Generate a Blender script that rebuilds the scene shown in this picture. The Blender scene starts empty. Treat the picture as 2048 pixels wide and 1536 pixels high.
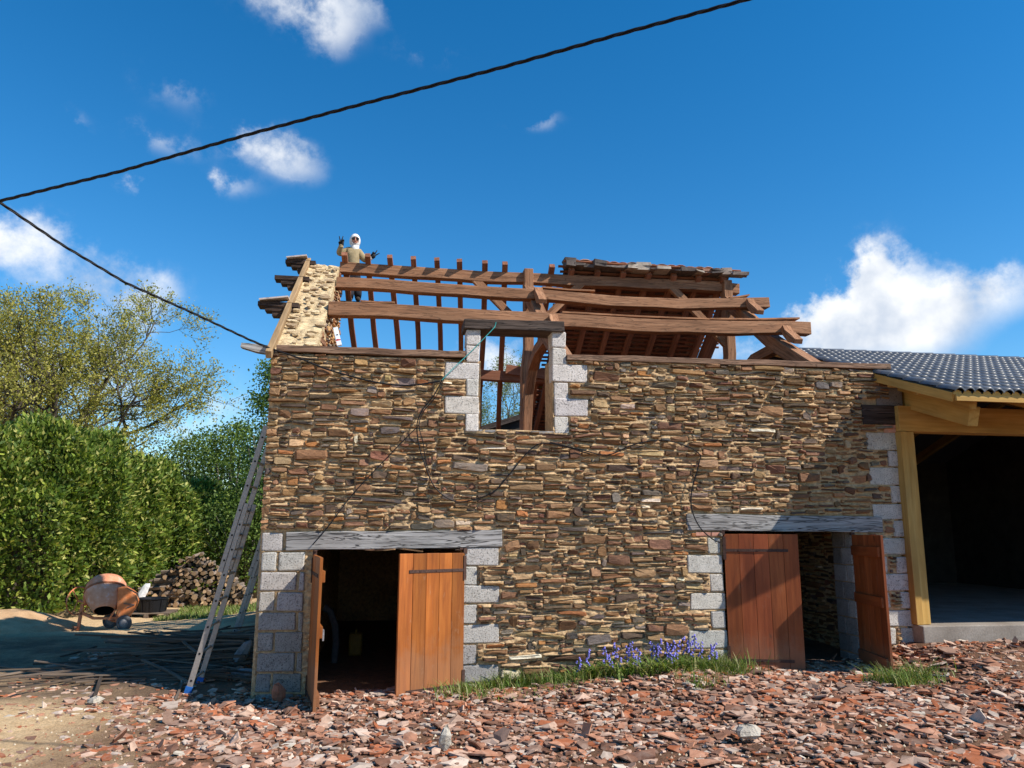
import bpy, math, random
import numpy as np
from mathutils import Vector, Matrix
random.seed(7); RNG = np.random.default_rng(11)
S = bpy.context.scene; COL = S.collection
R = math.radians

# ------------------------------------------------------------------ camera
F_PX, YAW, PITCH, ROLL = 1538.0, R(9), R(10.5), R(.25)
CAM = np.array([1.33, -8.67, 1.75])
_fh = np.array([math.sin(YAW), math.cos(YAW), 0]); _rt = np.array([math.cos(YAW), -math.sin(YAW), 0]); _up = np.array([0, 0, 1.])
_fw = _fh*math.cos(PITCH)+_up*math.sin(PITCH); _u0 = _up*math.cos(PITCH)-_fh*math.sin(PITCH)
_R = _rt*math.cos(ROLL)+_u0*math.sin(ROLL); _U = _u0*math.cos(ROLL)-_rt*math.sin(ROLL)
cd = bpy.data.cameras.new('camera'); cd.sensor_fit = 'HORIZONTAL'; cd.sensor_width = 36; cd.lens = 36*F_PX/2048
cd.clip_end = 3000; cd.clip_start = .05
cam = bpy.data.objects.new('camera', cd); COL.objects.link(cam)
cam.matrix_world = Matrix(((_R[0], _U[0], -_fw[0], CAM[0]), (_R[1], _U[1], -_fw[1], CAM[1]), (_R[2], _U[2], -_fw[2], CAM[2]), (0, 0, 0, 1)))
S.camera = cam
def ray(px, py): return _fw+_R*((px-1024)/F_PX)+_U*((768-py)/F_PX)
def on(px, py, ax, v):
    """pixel of the photograph -> the point where its sight line meets the plane x, y or z = v"""
    d = ray(px, py); t = (v-CAM[ax])/d[ax]; return Vector(CAM+d*t)
def onY(px, py, y=0.): return on(px, py, 1, y)
def onplane(px, py, p, n):
    d = ray(px, py); n = np.array(n, float); t = ((np.array(p)-CAM)@n)/(d@n); return Vector(CAM+d*t)
def wx(px, py): p = onY(px, py, 0); return p.x, p.z

# ------------------------------------------------------------------ sun, sky, exposure
SUN_TRAVEL = Vector((-1.62, 1.0, -1.76)).normalized()
sd = bpy.data.lights.new('sun', 'SUN'); sd.energy = 5.0; sd.angle = R(.53); sd.color = (1, .94, .84)
sun = bpy.data.objects.new('sun', sd); COL.objects.link(sun)
sun.rotation_euler = SUN_TRAVEL.to_track_quat('-Z', 'Y').to_euler(); sun.location = (20, -14, 22)
S.view_settings.view_transform = 'Standard'; S.view_settings.look = 'None'; S.view_settings.gamma = 1
S.view_settings.use_curve_mapping = False; S.view_settings.exposure = .42
W = bpy.data.worlds.new('World'); S.world = W; W.use_nodes = True
def build_world():
    nt = W.node_tree; N = nt.nodes; L = nt.links; N.clear()
    def nd(t, **k):
        n = N.new(t)
        for a, b in k.items(): setattr(n, a, b)
        return n
    def m(op, a, b=None, c=None, clamp=False):
        n = nd('ShaderNodeMath', operation=op); n.use_clamp = clamp
        for i, q in enumerate((a, b, c)):
            if q is None: continue
            if isinstance(q, (int, float)): n.inputs[i].default_value = q
            else: L.new(q, n.inputs[i])
        return n.outputs[0]
    out = nd('ShaderNodeOutputWorld'); bg = nd('ShaderNodeBackground'); L.new(bg.outputs[0], out.inputs[0])
    sky = nd('ShaderNodeTexSky', sky_type='NISHITA'); sky.sun_disc = False
    sky.sun_elevation = R(42); sky.sun_rotation = math.atan2(-SUN_TRAVEL.x, -SUN_TRAVEL.y); sky.ozone_density = 4; sky.air_density = 1.0; sky.dust_density = .0
    hs = nd('ShaderNodeHueSaturation'); hs.inputs['Saturation'].default_value = 1.34; hs.inputs['Value'].default_value = 1.0; hs.inputs['Hue'].default_value = .497
    L.new(sky.outputs[0], hs.inputs['Color'])
    tc = nd('ShaderNodeTexCoord'); sx = nd('ShaderNodeSeparateXYZ'); L.new(tc.outputs['Generated'], sx.inputs[0])
    x, y, z = sx.outputs
    n1 = nd('ShaderNodeTexNoise'); n1.inputs['Scale'].default_value = 12; n1.inputs['Detail'].default_value = 10; n1.inputs['Roughness'].default_value = .62
    L.new(tc.outputs['Generated'], n1.inputs['Vector'])
    n2 = nd('ShaderNodeTexNoise'); n2.inputs['Scale'].default_value = 2.3; n2.inputs['Detail'].default_value = 4
    L.new(tc.outputs['Generated'], n2.inputs['Vector'])
    az = m('ARCTAN2', x, y); el = m('ARCSINE', z)
    wn = m('MULTIPLY', m('SUBTRACT', n1.outputs[0], .5), .13)
    az2 = m('ADD', az, wn); el2 = m('SUBTRACT', el, m('MULTIPLY', wn, .6))
    # (pixel x, pixel y, half width, half height, weight)
    blobs = [(1690, 665, 70, 55, 1.0), (1790, 615, 80, 68, 1.15), (1880, 655, 55, 48, .95), (1645, 620, 45, 35, .7), (2015, 595, 60, 35, .8), (1770, 560, 42, 34, .8),
             (660, 40, 60, 45, .5), (600, 15, 80, 35, .38), (680, 70, 30, 40, .4), (545, 310, 55, 28, .6), (615, 345, 40, 28, .55), (60, 510, 80, 45, .75), (250, 600, 90, 50, .6),
             (1085, 255, 45, 15, .33), (300, 390, 40, 18, .3), (150, 262, 35, 16, .3), (370, 318, 50, 18, .22), (470, 390, 55, 18, .28), (385, 200, 50, 35, .22), (100, 760, 160, 90, .85), (780, 30, 60, 25, .3),
             (430, 840, 60, 50, .55), (1000, 735, 70, 45, .95), (880, 120, 60, 25, .22), (1500, 700, 90, 40, .5)]
    tot = None
    for (px, py, w, h, k) in blobs:
        d = ray(px, py); d = d/np.linalg.norm(d); a = math.atan2(d[0], d[1]); e = math.asin(d[2])
        u = m('MULTIPLY', m('SUBTRACT', az2, a), F_PX*math.cos(e)/w); v = m('MULTIPLY', m('SUBTRACT', el2, e), F_PX/h)
        g = m('MULTIPLY', m('EXPONENT', m('MULTIPLY', m('ADD', m('MULTIPLY', u, u), m('MULTIPLY', v, v)), -.7)), k)
        tot = g if tot is None else m('ADD', tot, g)
    # the rest of the sky carries the same kind of scattered fair-weather cloud
    behind = m('MULTIPLY', m('SUBTRACT', 0.1, y), 3, clamp=True)
    gen = m('MULTIPLY', m('MULTIPLY', m('SUBTRACT', n2.outputs[0], .64), 3.2, clamp=True), behind)
    tot = m('ADD', tot, gen)
    dens = m('ADD', m('MULTIPLY', tot, .95), m('MULTIPLY', m('SUBTRACT', n1.outputs[0], .54), 3.2))
    dens = m('MULTIPLY', dens, m('MULTIPLY', tot, 4, clamp=True))
    mr = nd('ShaderNodeMapRange', interpolation_type='SMOOTHSTEP'); mr.inputs[1].default_value = .02; mr.inputs[2].default_value = 1.3; L.new(dens, mr.inputs[0])
    n3 = nd('ShaderNodeTexNoise'); n3.inputs['Scale'].default_value = 14; n3.inputs['Detail'].default_value = 5; L.new(tc.outputs['Generated'], n3.inputs['Vector'])
    cr = nd('ShaderNodeValToRGB'); cr.color_ramp.elements[0].position = .36; cr.color_ramp.elements[0].color = (3.9, 4.4, 5.2, 1); cr.color_ramp.elements[1].position = .56; cr.color_ramp.elements[1].color = (6.4, 6.5, 6.6, 1)
    L.new(n3.outputs[0], cr.inputs[0])
    mx = nd('ShaderNodeMix', data_type='RGBA'); L.new(mr.outputs[0], mx.inputs[0]); L.new(hs.outputs[0], mx.inputs[6]); L.new(cr.outputs[0], mx.inputs[7])
    L.new(mx.outputs[2], bg.inputs[0]); bg.inputs[1].default_value = .125
build_world()
S.render.engine = 'CYCLES'
S.cycles.max_bounces = 6

# ------------------------------------------------------------------ numeric helpers
def _hash(ix, iy, seed):
    h = (ix*374761393+iy*668265263+seed*1442695041) & 0x7fffffff
    h = ((h ^ (h >> 13))*1274126177) & 0x7fffffff
    return ((h ^ (h >> 16)) & 0xffff)/65535.0
def vnoise(x, y, scale=1., seed=0, octaves=1):
    x = np.asarray(x, float); y = np.asarray(y, float); r = np.zeros(np.broadcast(x, y).shape); a = 1; s = 0
    for o in range(octaves):
        X = x*scale; Y = y*scale; ix = np.floor(X).astype(np.int64); iy = np.floor(Y).astype(np.int64); fx = X-ix; fy = Y-iy
        fx = fx*fx*(3-2*fx); fy = fy*fy*(3-2*fy)
        a00 = _hash(ix, iy, seed+o); a10 = _hash(ix+1, iy, seed+o); a01 = _hash(ix, iy+1, seed+o); a11 = _hash(ix+1, iy+1, seed+o)
        r = r+a*((a00*(1-fx)+a10*fx)*(1-fy)+(a01*(1-fx)+a11*fx)*fy); s += a; a *= .5; scale *= 2.03
    return r/s-.5
def sstep(a, b, x): t = np.clip((np.asarray(x, float)-a)/(b-a), 0, 1); return t*t*(3-2*t)
def gz(x, y):
    """height of the yard"""
    x = np.asarray(x, float); y = np.asarray(y, float)
    z = .2*sstep(2.2, 5.2, x)*sstep(6, 1, y)+.25*sstep(6.7, 7.55, x)*sstep(-2.6, -.3, y)*sstep(6, 1, y)
    z = z+.05*vnoise(x, y, .7, 3)+.03*vnoise(x, y, 2.3, 4)
    z = z+.07*sstep(.2, 1.2, x)*sstep(5.2, 4.2, x)*sstep(-1.5, -.45, y)*sstep(.3, -.2, y)
    z = z-.16*sstep(4, 8, y)*sstep(-.5, -2.5, x)
    return z
def G(x, y): return float(gz(x, y))
rf = random.uniform

# ------------------------------------------------------------------ materials
class NT:
    def __init__(s, name):
        s.m = bpy.data.materials.new(name); s.m.use_nodes = True; s.t = s.m.node_tree; s.N = s.t.nodes; s.L = s.t.links
        s.b = s.N['Principled BSDF']; s.b.inputs['Specular IOR Level'].default_value = .25
    def nd(s, t, **k):
        n = s.N.new(t)
        for a, b in k.items(): setattr(n, a, b)
        return n
    def lk(s, a, b): s.L.new(a, b)
    def coord(s, attr=None, scale=(1, 1, 1)):
        if attr: o = s.nd('ShaderNodeAttribute', attribute_name=attr).outputs['Vector']
        else: o = s.nd('ShaderNodeTexCoord').outputs['Object']
        mp = s.nd('ShaderNodeMapping'); mp.inputs['Scale'].default_value = scale; s.lk(o, mp.inputs[0]); return mp.outputs[0]
    def noise(s, vec, scale, detail=5, rough=.6, dist=0):
        n = s.nd('ShaderNodeTexNoise'); n.inputs['Scale'].default_value = scale; n.inputs['Detail'].default_value = detail
        n.inputs['Roughness'].default_value = rough; n.inputs['Distortion'].default_value = dist; s.lk(vec, n.inputs['Vector']); return n.outputs[0]
    def ramp(s, fac, stops):
        r = s.nd('ShaderNodeValToRGB'); e = r.color_ramp.elements
        while len(e) < len(stops): e.new(.5)
        for q, (p, c) in zip(e, stops):
            q.position = p; q.color = (*c, 1) if len(c) == 3 else c
        s.lk(fac, r.inputs[0]); return r.outputs[0]
    def mix(s, a, b, fac, blend='MIX'):
        n = s.nd('ShaderNodeMix', data_type='RGBA', blend_type=blend)
        for i, q in ((0, fac), (6, a), (7, b)):
            if isinstance(q, (int, float)): n.inputs[i].default_value = q
            elif isinstance(q, tuple): n.inputs[i].default_value = (*q, 1)
            else: s.lk(q, n.inputs[i])
        return n.outputs[2]
    def col(s, c):
        if isinstance(c, tuple): s.b.inputs['Base Color'].default_value = (*c, 1)
        else: s.lk(c, s.b.inputs['Base Color'])
    def bump(s, h, strength=.5, dist=.01):
        n = s.nd('ShaderNodeBump'); n.inputs['Strength'].default_value = strength; n.inputs['Distance'].default_value = dist
        s.lk(h, n.inputs['Height']); s.lk(n.outputs[0], s.b.inputs['Normal'])
    def rough(s, r): s.b.inputs['Roughness'].default_value = r
def g3(v): return (v, v, v)
def wood(name, dark, mid, light, rough=.8, scale=1., bump=.5, knots=True, crack=0., scuff=0.):
    t = NT(name); v = t.coord('gr', (1.6*scale, 26*scale, 26*scale)); n = t.noise(v, 1, 6, .65, .6)
    c = t.ramp(n, [(.25, dark), (.5, mid), (.78, light)])
    v2 = t.coord('gr', (.8, 3, 3)); n2 = t.noise(v2, 1.3, 3)
    c = t.mix(c, t.ramp(n2, [(.3, g3(.6)), (.7, g3(1.15))]), .8, 'MULTIPLY')
    if crack:
        v3 = t.coord('gr', (1.1, 16, 16)); n3 = t.noise(v3, 1.2, 3, .5, 1.6); k = t.ramp(n3, [(.455, g3(1)), (.49, g3(.12)), (.51, g3(.12)), (.545, g3(1))]); c = t.mix(c, k, crack, 'MULTIPLY')
        n = t.mix(n, k, .6, 'MULTIPLY')
    at = t.nd('ShaderNodeAttribute', attribute_name='Col'); c = t.mix(c, at.outputs['Color'], 1., 'MULTIPLY')
    if scuff:
        ns = t.noise(t.coord('gr', (2.2, 7, 7)), 1.6, 6, .7, .8); c = t.mix(c, (.42, .3, .2), t.ramp(ns, [(.6, g3(0)), (.72, g3(scuff))]))
        kn = t.noise(t.coord('gr', (3.5, 9, 9)), 1.1, 2, .5); c = t.mix(c, (.06, .02, .008), t.ramp(kn, [(.7, g3(0)), (.76, g3(.8))]))
        o_ = t.coord(); sp = t.nd('ShaderNodeSeparateXYZ'); t.lk(o_, sp.inputs[0]); ad = t.nd('ShaderNodeMath', operation='MULTIPLY_ADD'); t.lk(t.noise(o_, 7, 5, .7), ad.inputs[0]); ad.inputs[1].default_value = -.7; t.lk(sp.outputs[2], ad.inputs[2])
        c = t.mix(c, (.26, .17, .11), t.ramp(ad.outputs[0], [(0., g3(.3)), (.25, g3(0))]))
    t.col(c); t.rough(rough); t.bump(n, bump, .008); return t.m
def mottled(name, stops, scale=6, rough=.9, bump=.4, bdist=.01, fine=40, attr=False, spec=.25):
    t = NT(name); v = t.coord(); n = t.noise(v, scale, 6, .65); c = t.ramp(n, stops)
    f = t.noise(v, fine, 5, .7); c = t.mix(c, t.ramp(f, [(.3, g3(.72)), (.7, g3(1.2))]), .8, 'MULTIPLY')
    if attr:
        at = t.nd('ShaderNodeAttribute', attribute_name='Col'); c = t.mix(c, at.outputs['Color'], 1., 'MULTIPLY')
    t.col(c); t.rough(rough); t.bump(f, bump, bdist); t.b.inputs['Specular IOR Level'].default_value = spec; return t.m
M = {}
def make_materials():
    t = NT('rubble_stone'); v = t.coord(None, (1, 1, 2.6)); n = t.noise(v, 22, 6, .7, .4); at = t.nd('ShaderNodeAttribute', attribute_name='Col')
    c = t.mix(at.outputs['Color'], t.ramp(n, [(.25, g3(.5)), (.5, g3(.95)), (.8, g3(1.45))]), 1., 'MULTIPLY')
    n2 = t.noise(t.coord(), 9, 3); c = t.mix(c, (.30, .155, .06), t.ramp(n2, [(.56, g3(0)), (.74, g3(.5))]))
    t.col(c); t.rough(.82); t.bump(n, .9, .012); M['stone'] = t.m
    t = NT('lime_mortar'); v = t.coord(); n = t.noise(v, 18, 7, .72); n2 = t.noise(v, 2.2, 4)
    c = t.ramp(n, [(.28, (.18, .105, .055)), (.42, (.43, .28, .15)), (.6, (.63, .43, .235)), (.78, (.77, .57, .345))])
    c = t.mix(c, t.ramp(n2, [(.3, g3(.75)), (.7, g3(1.1))]), .8, 'MULTIPLY'); t.col(c); t.rough(.95); t.bump(n, .9, .02); M['mortar'] = t.m
    t = NT('gable_lime'); v = t.coord(None, (1, 1, 2.)); n = t.noise(v, 11, 7, .75); c = t.ramp(n, [(.34, (.24, .15, .08)), (.46, (.56, .41, .23)), (.58, (.74, .57, .33)), (.8, (.8, .66, .42))]); t.col(c); t.rough(.95); t.bump(n, 1., .035); M['gable'] = t.m
    t = NT('concrete_block'); v = t.coord(); n = t.noise(v, 9, 4); p = t.noise(v, 75, 4, .7); at = t.nd('ShaderNodeAttribute', attribute_name='Col')
    c = t.ramp(n, [(.3, (.42, .41, .4)), (.7, (.56, .55, .54))]); pits = t.ramp(p, [(.35, g3(.2)), (.41, g3(.68)), (.5, g3(1))])
    c = t.mix(c, pits, 1., 'MULTIPLY'); c = t.mix(c, at.outputs['Color'], 1., 'MULTIPLY'); t.col(c); t.rough(.92); t.bump(pits, .7, .008); M['block'] = t.m
    M['oak'] = wood('old_oak_timber', (.19, .085, .042), (.34, .165, .085), (.46, .25, .14), .82, 1, .5, crack=.5)
    M['rafter'] = wood('rafter_timber', (.13, .05, .03), (.25, .1, .055), (.36, .165, .1), .85, 1, .5)
    M['dark_wood'] = wood('dark_weathered_wood', (.035, .025, .02), (.085, .06, .048), (.17, .13, .11), .85, .8, .7, crack=.8)
    M['grey_wood'] = wood('grey_weathered_oak', (.2, .185, .175), (.36, .34, .325), (.5, .48, .46), .85, .9, .9, crack=.95)
    M['lath'] = wood('old_lath', (.06, .043, .03), (.13, .095, .07), (.22, .17, .13), .88, 1, .5)
    M['plate'] = wood('wall_plate_wood', (.13, .07, .045), (.26, .15, .095), (.4, .26, .17), .85, 1, .6, crack=.7)
    M['door'] = wood('varnished_door_plank', (.2, .055, .012), (.34, .1, .018), (.44, .15, .03), .58, .7, .35, scuff=.35)
    M['door2'] = wood('red_varnished_door_plank', (.2, .048, .014), (.32, .08, .022), (.41, .12, .034), .58, .7, .35, scuff=.25)
    M['pine'] = wood('yellow_treated_pine', (.36, .19, .045), (.48, .28, .075), (.58, .38, .13), .7, .6, .2)
    M['verge'] = wood('pale_verge_board', (.35, .22, .11), (.55, .39, .22), (.68, .52, .33), .85, 1, .4)
    t = NT('wrought_iron'); n = t.noise(t.coord(), 60, 4); t.col(t.ramp(n, [(.3, (.035, .02, .016)), (.7, (.1, .05, .035))])); t.rough(.7); t.bump(n, .3, .003); M['iron'] = t.m
    t = NT('terracotta_shard'); v = t.coord(None, (1, 1, 1)); at = t.nd('ShaderNodeAttribute', attribute_name='Col'); n = t.noise(v, 14, 6, .7); c = t.mix(at.outputs['Color'], t.ramp(n, [(.28, g3(.55)), (.5, g3(1)), (.75, g3(1.3))]), 1., 'MULTIPLY')
    n2 = t.noise(v, 6, 4); c = t.mix(c, (.42, .33, .26), t.ramp(n2, [(.55, g3(0)), (.7, g3(.4))])); t.col(c); t.rough(.92); t.b.inputs['Specular IOR Level'].default_value = .12; t.bump(n, .35, .006); M['shard'] = t.m
    t = NT('slate_blue_tile'); v = t.coord(); n = t.noise(v, 7, 5); oi = t.nd('ShaderNodeObjectInfo'); c = t.ramp(n, [(.3, (.05, .055, .066)), (.7, (.085, .092, .106))])
    c = t.mix(c, t.ramp(oi.outputs['Random'], [(0, g3(.82)), (1, g3(1.2))]), 1., 'MULTIPLY'); t.col(c); t.rough(.42); t.b.inputs['Specular IOR Level'].default_value = .5; t.bump(n, .1, .004); M['tile'] = t.m
    M['slab'] = mottled('concrete_slab', [(.3, (.2, .165, .135)), (.7, (.34, .3, .26))], 2.2, .9, .4)
    M['sand'] = mottled('building_sand', [(.3, (.42, .25, .13)), (.7, (.6, .39, .22))], 5, .95, .7, .02, 60)
    M['white_rock'] = mottled('white_limestone', [(.3, (.36, .31, .25)), (.7, (.6, .54, .45))], 14, .9, .9, .02)
    M['grey_rock'] = mottled('grey_rock', [(.3, (.16, .155, .16)), (.7, (.3, .29, .29))], 7, .9, .6)
    t = NT('mixer_paint'); n = t.noise(t.coord(), 9, 6, .7); n2 = t.noise(t.coord(), 2.5, 3); c = t.ramp(n, [(.3, (.55, .16, .06)), (.55, (.66, .24, .11)), (.75, (.68, .4, .28))]); at = t.nd('ShaderNodeAttribute', attribute_name='Col'); c = t.mix(c, at.outputs['Color'], 1., 'MULTIPLY'); t.col(c); t.rough(.62); t.bump(n, .15, .004); M['mixer'] = t.m
    t = NT('aluminium'); n = t.noise(t.coord(), 30, 3); t.col(t.ramp(n, [(.3, (.3, .265, .24)), (.7, (.42, .375, .34))])); t.rough(.5); t.b.inputs['Metallic'].default_value = .55; M['alu'] = t.m
    for k, c, r in (('black_plastic', (.012, .012, .014), .45), ('blue_plastic', (.02, .12, .4), .5), ('cable', (.009, .009, .011), .5), ('dark_hole', (.01, .01, .01), .9), ('tyre', (.09, .09, .095), .8), ('white_plastic', (.75, .76, .8), .5), ('yellow_plastic', (.2, .12, .015), .5), ('rope', (.05, .38, .36), .7), ('red_plastic', (.5, .03, .03), .5), ('lilac', (.22, .2, .62), .6), ('paper', (.6, .65, .72), .7)):
        t = NT(k); n = t.noise(t.coord(), 25, 4); t.col(t.ramp(n, [(.3, tuple(q*.8 for q in c)), (.7, tuple(min(q*1.2, .85) for q in c))])); t.rough(r); M[k] = t.m
    def leafm(name, trans=.35, rough=.5, spec=.3):
        t = NT(name); at = t.nd('ShaderNodeAttribute', attribute_name='Col'); t.col(at.outputs['Color']); t.rough(rough); t.b.inputs['Specular IOR Level'].default_value = spec
        tr = t.nd('ShaderNodeBsdfTranslucent'); t.lk(t.mix(at.outputs['Color'], (1.2, 1.25, .6), 1., 'MULTIPLY'), tr.inputs[0]); ms = t.nd('ShaderNodeMixShader'); ms.inputs[0].default_value = trans
        t.lk(t.b.outputs[0], ms.inputs[1]); t.lk(tr.outputs[0], ms.inputs[2]); t.lk(ms.outputs[0], t.N['Material Output'].inputs[0]); M[name] = t.m
    leafm('laurel_leaf', .28, .5, .25); leafm('oak_leaf', .35, .55, .2); leafm('grass_blade', .3, .55, .25)
    M['bark'] = mottled('oak_bark', [(.3, (.035, .028, .022)), (.7, (.11, .09, .07))], 6, .95, .8, .03, 20)
    M['bark2'] = mottled('grey_bark', [(.3, (.1, .09, .07)), (.7, (.2, .18, .14))], 6, .95, .5, .02, 20)
    M['log'] = mottled('split_log', [(.3, (.1, .075, .06)), (.7, (.26, .2, .155))], 9, .9, .6, .01, 40, True)
    M['log_end'] = mottled('sawn_log_end', [(.3, (.3, .19, .1)), (.7, (.5, .34, .2))], 12, .9, .4, .01, 50, True)
    M['knit'] = mottled('beige_sweater', [(.3, (.29, .22, .12)), (.7, (.4, .31, .18))], 14, .95, .5, .008, 130)
    M['trousers'] = mottled('dark_work_trousers', [(.3, (.012, .013, .018)), (.7, (.03, .031, .04))], 12, .9, .4)
    M['glove'] = mottled('black_glove', [(.3, (.012, .012, .014)), (.7, (.03, .03, .03))], 20, .7, .3)
    M['balaclava'] = mottled('white_balaclava', [(.3, (.66, .64, .62)), (.7, (.8, .78, .76))], 30, .9, .3, .005, 120)
    M['skin'] = mottled('skin', [(.3, (.42, .19, .13)), (.7, (.55, .28, .2))], 20, .6, .1)
    M['boots'] = mottled('boot_leather', [(.3, (.03, .025, .02)), (.7, (.07, .05, .04))], 20, .8, .2)
    M['sheet'] = mottled('fibre_cement_sheet', [(.3, (.16, .15, .14)), (.7, (.28, .26, .24))], 4, .9, .3)
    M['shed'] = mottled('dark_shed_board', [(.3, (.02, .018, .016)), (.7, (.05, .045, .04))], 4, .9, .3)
    # yard
    t = NT('yard_earth'); v = t.coord(); a = t.noise(v, .7, 4); b = t.noise(v, 9, 6, .7); f = t.noise(v, 45, 5, .75)
    sand = t.ramp(b, [(.3, (.56, .36, .18)), (.7, (.75, .54, .31))]); soil = t.ramp(b, [(.3, (.1, .05, .028)), (.7, (.22, .115, .065))])
    sp = t.nd('ShaderNodeSeparateXYZ'); t.lk(v, sp.inputs[0])
    mr = t.nd('ShaderNodeMapRange', interpolation_type='SMOOTHSTEP'); mr.inputs[1].default_value = -.8; mr.inputs[2].default_value = 1.3
    ad = t.nd('ShaderNodeMath', operation='MULTIPLY_ADD'); t.lk(a, ad.inputs[0]); ad.inputs[1].default_value = 3.; t.lk(sp.outputs[0], ad.inputs[2]); t.lk(ad.outputs[0], mr.inputs[0])
    c = t.mix(sand, soil, mr.outputs[0]); c = t.mix(c, t.ramp(f, [(.3, g3(.5)), (.55, g3(1)), (.75, g3(1.35))]), .9, 'MULTIPLY')
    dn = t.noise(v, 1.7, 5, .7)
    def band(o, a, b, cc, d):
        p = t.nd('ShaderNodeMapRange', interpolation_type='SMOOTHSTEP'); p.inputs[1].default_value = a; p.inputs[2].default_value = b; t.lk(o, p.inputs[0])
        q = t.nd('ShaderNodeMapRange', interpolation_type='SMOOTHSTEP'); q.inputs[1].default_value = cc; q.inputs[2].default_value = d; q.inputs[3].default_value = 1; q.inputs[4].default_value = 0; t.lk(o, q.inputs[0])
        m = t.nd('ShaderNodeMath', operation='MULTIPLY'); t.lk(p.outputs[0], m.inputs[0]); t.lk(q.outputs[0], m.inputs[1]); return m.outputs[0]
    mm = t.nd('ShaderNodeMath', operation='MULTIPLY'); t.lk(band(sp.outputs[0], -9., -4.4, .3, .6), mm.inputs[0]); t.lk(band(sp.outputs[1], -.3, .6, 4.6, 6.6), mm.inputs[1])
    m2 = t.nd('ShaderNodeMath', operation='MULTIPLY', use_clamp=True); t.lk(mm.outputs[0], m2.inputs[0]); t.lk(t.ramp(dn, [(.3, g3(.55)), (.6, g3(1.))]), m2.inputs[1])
    c = t.mix(c, t.ramp(f, [(.3, (.07, .043, .026)), (.7, (.2, .13, .08))]), m2.outputs[0])  # dark debris left of the barn, with shade painted into the earth colour
    my = t.nd('ShaderNodeMapRange'); my.inputs[1].default_value = 14; my.inputs[2].default_value = 20; t.lk(sp.outputs[1], my.inputs[0])
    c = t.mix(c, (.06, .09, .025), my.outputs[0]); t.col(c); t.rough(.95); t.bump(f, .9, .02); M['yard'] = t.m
make_materials()

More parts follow.
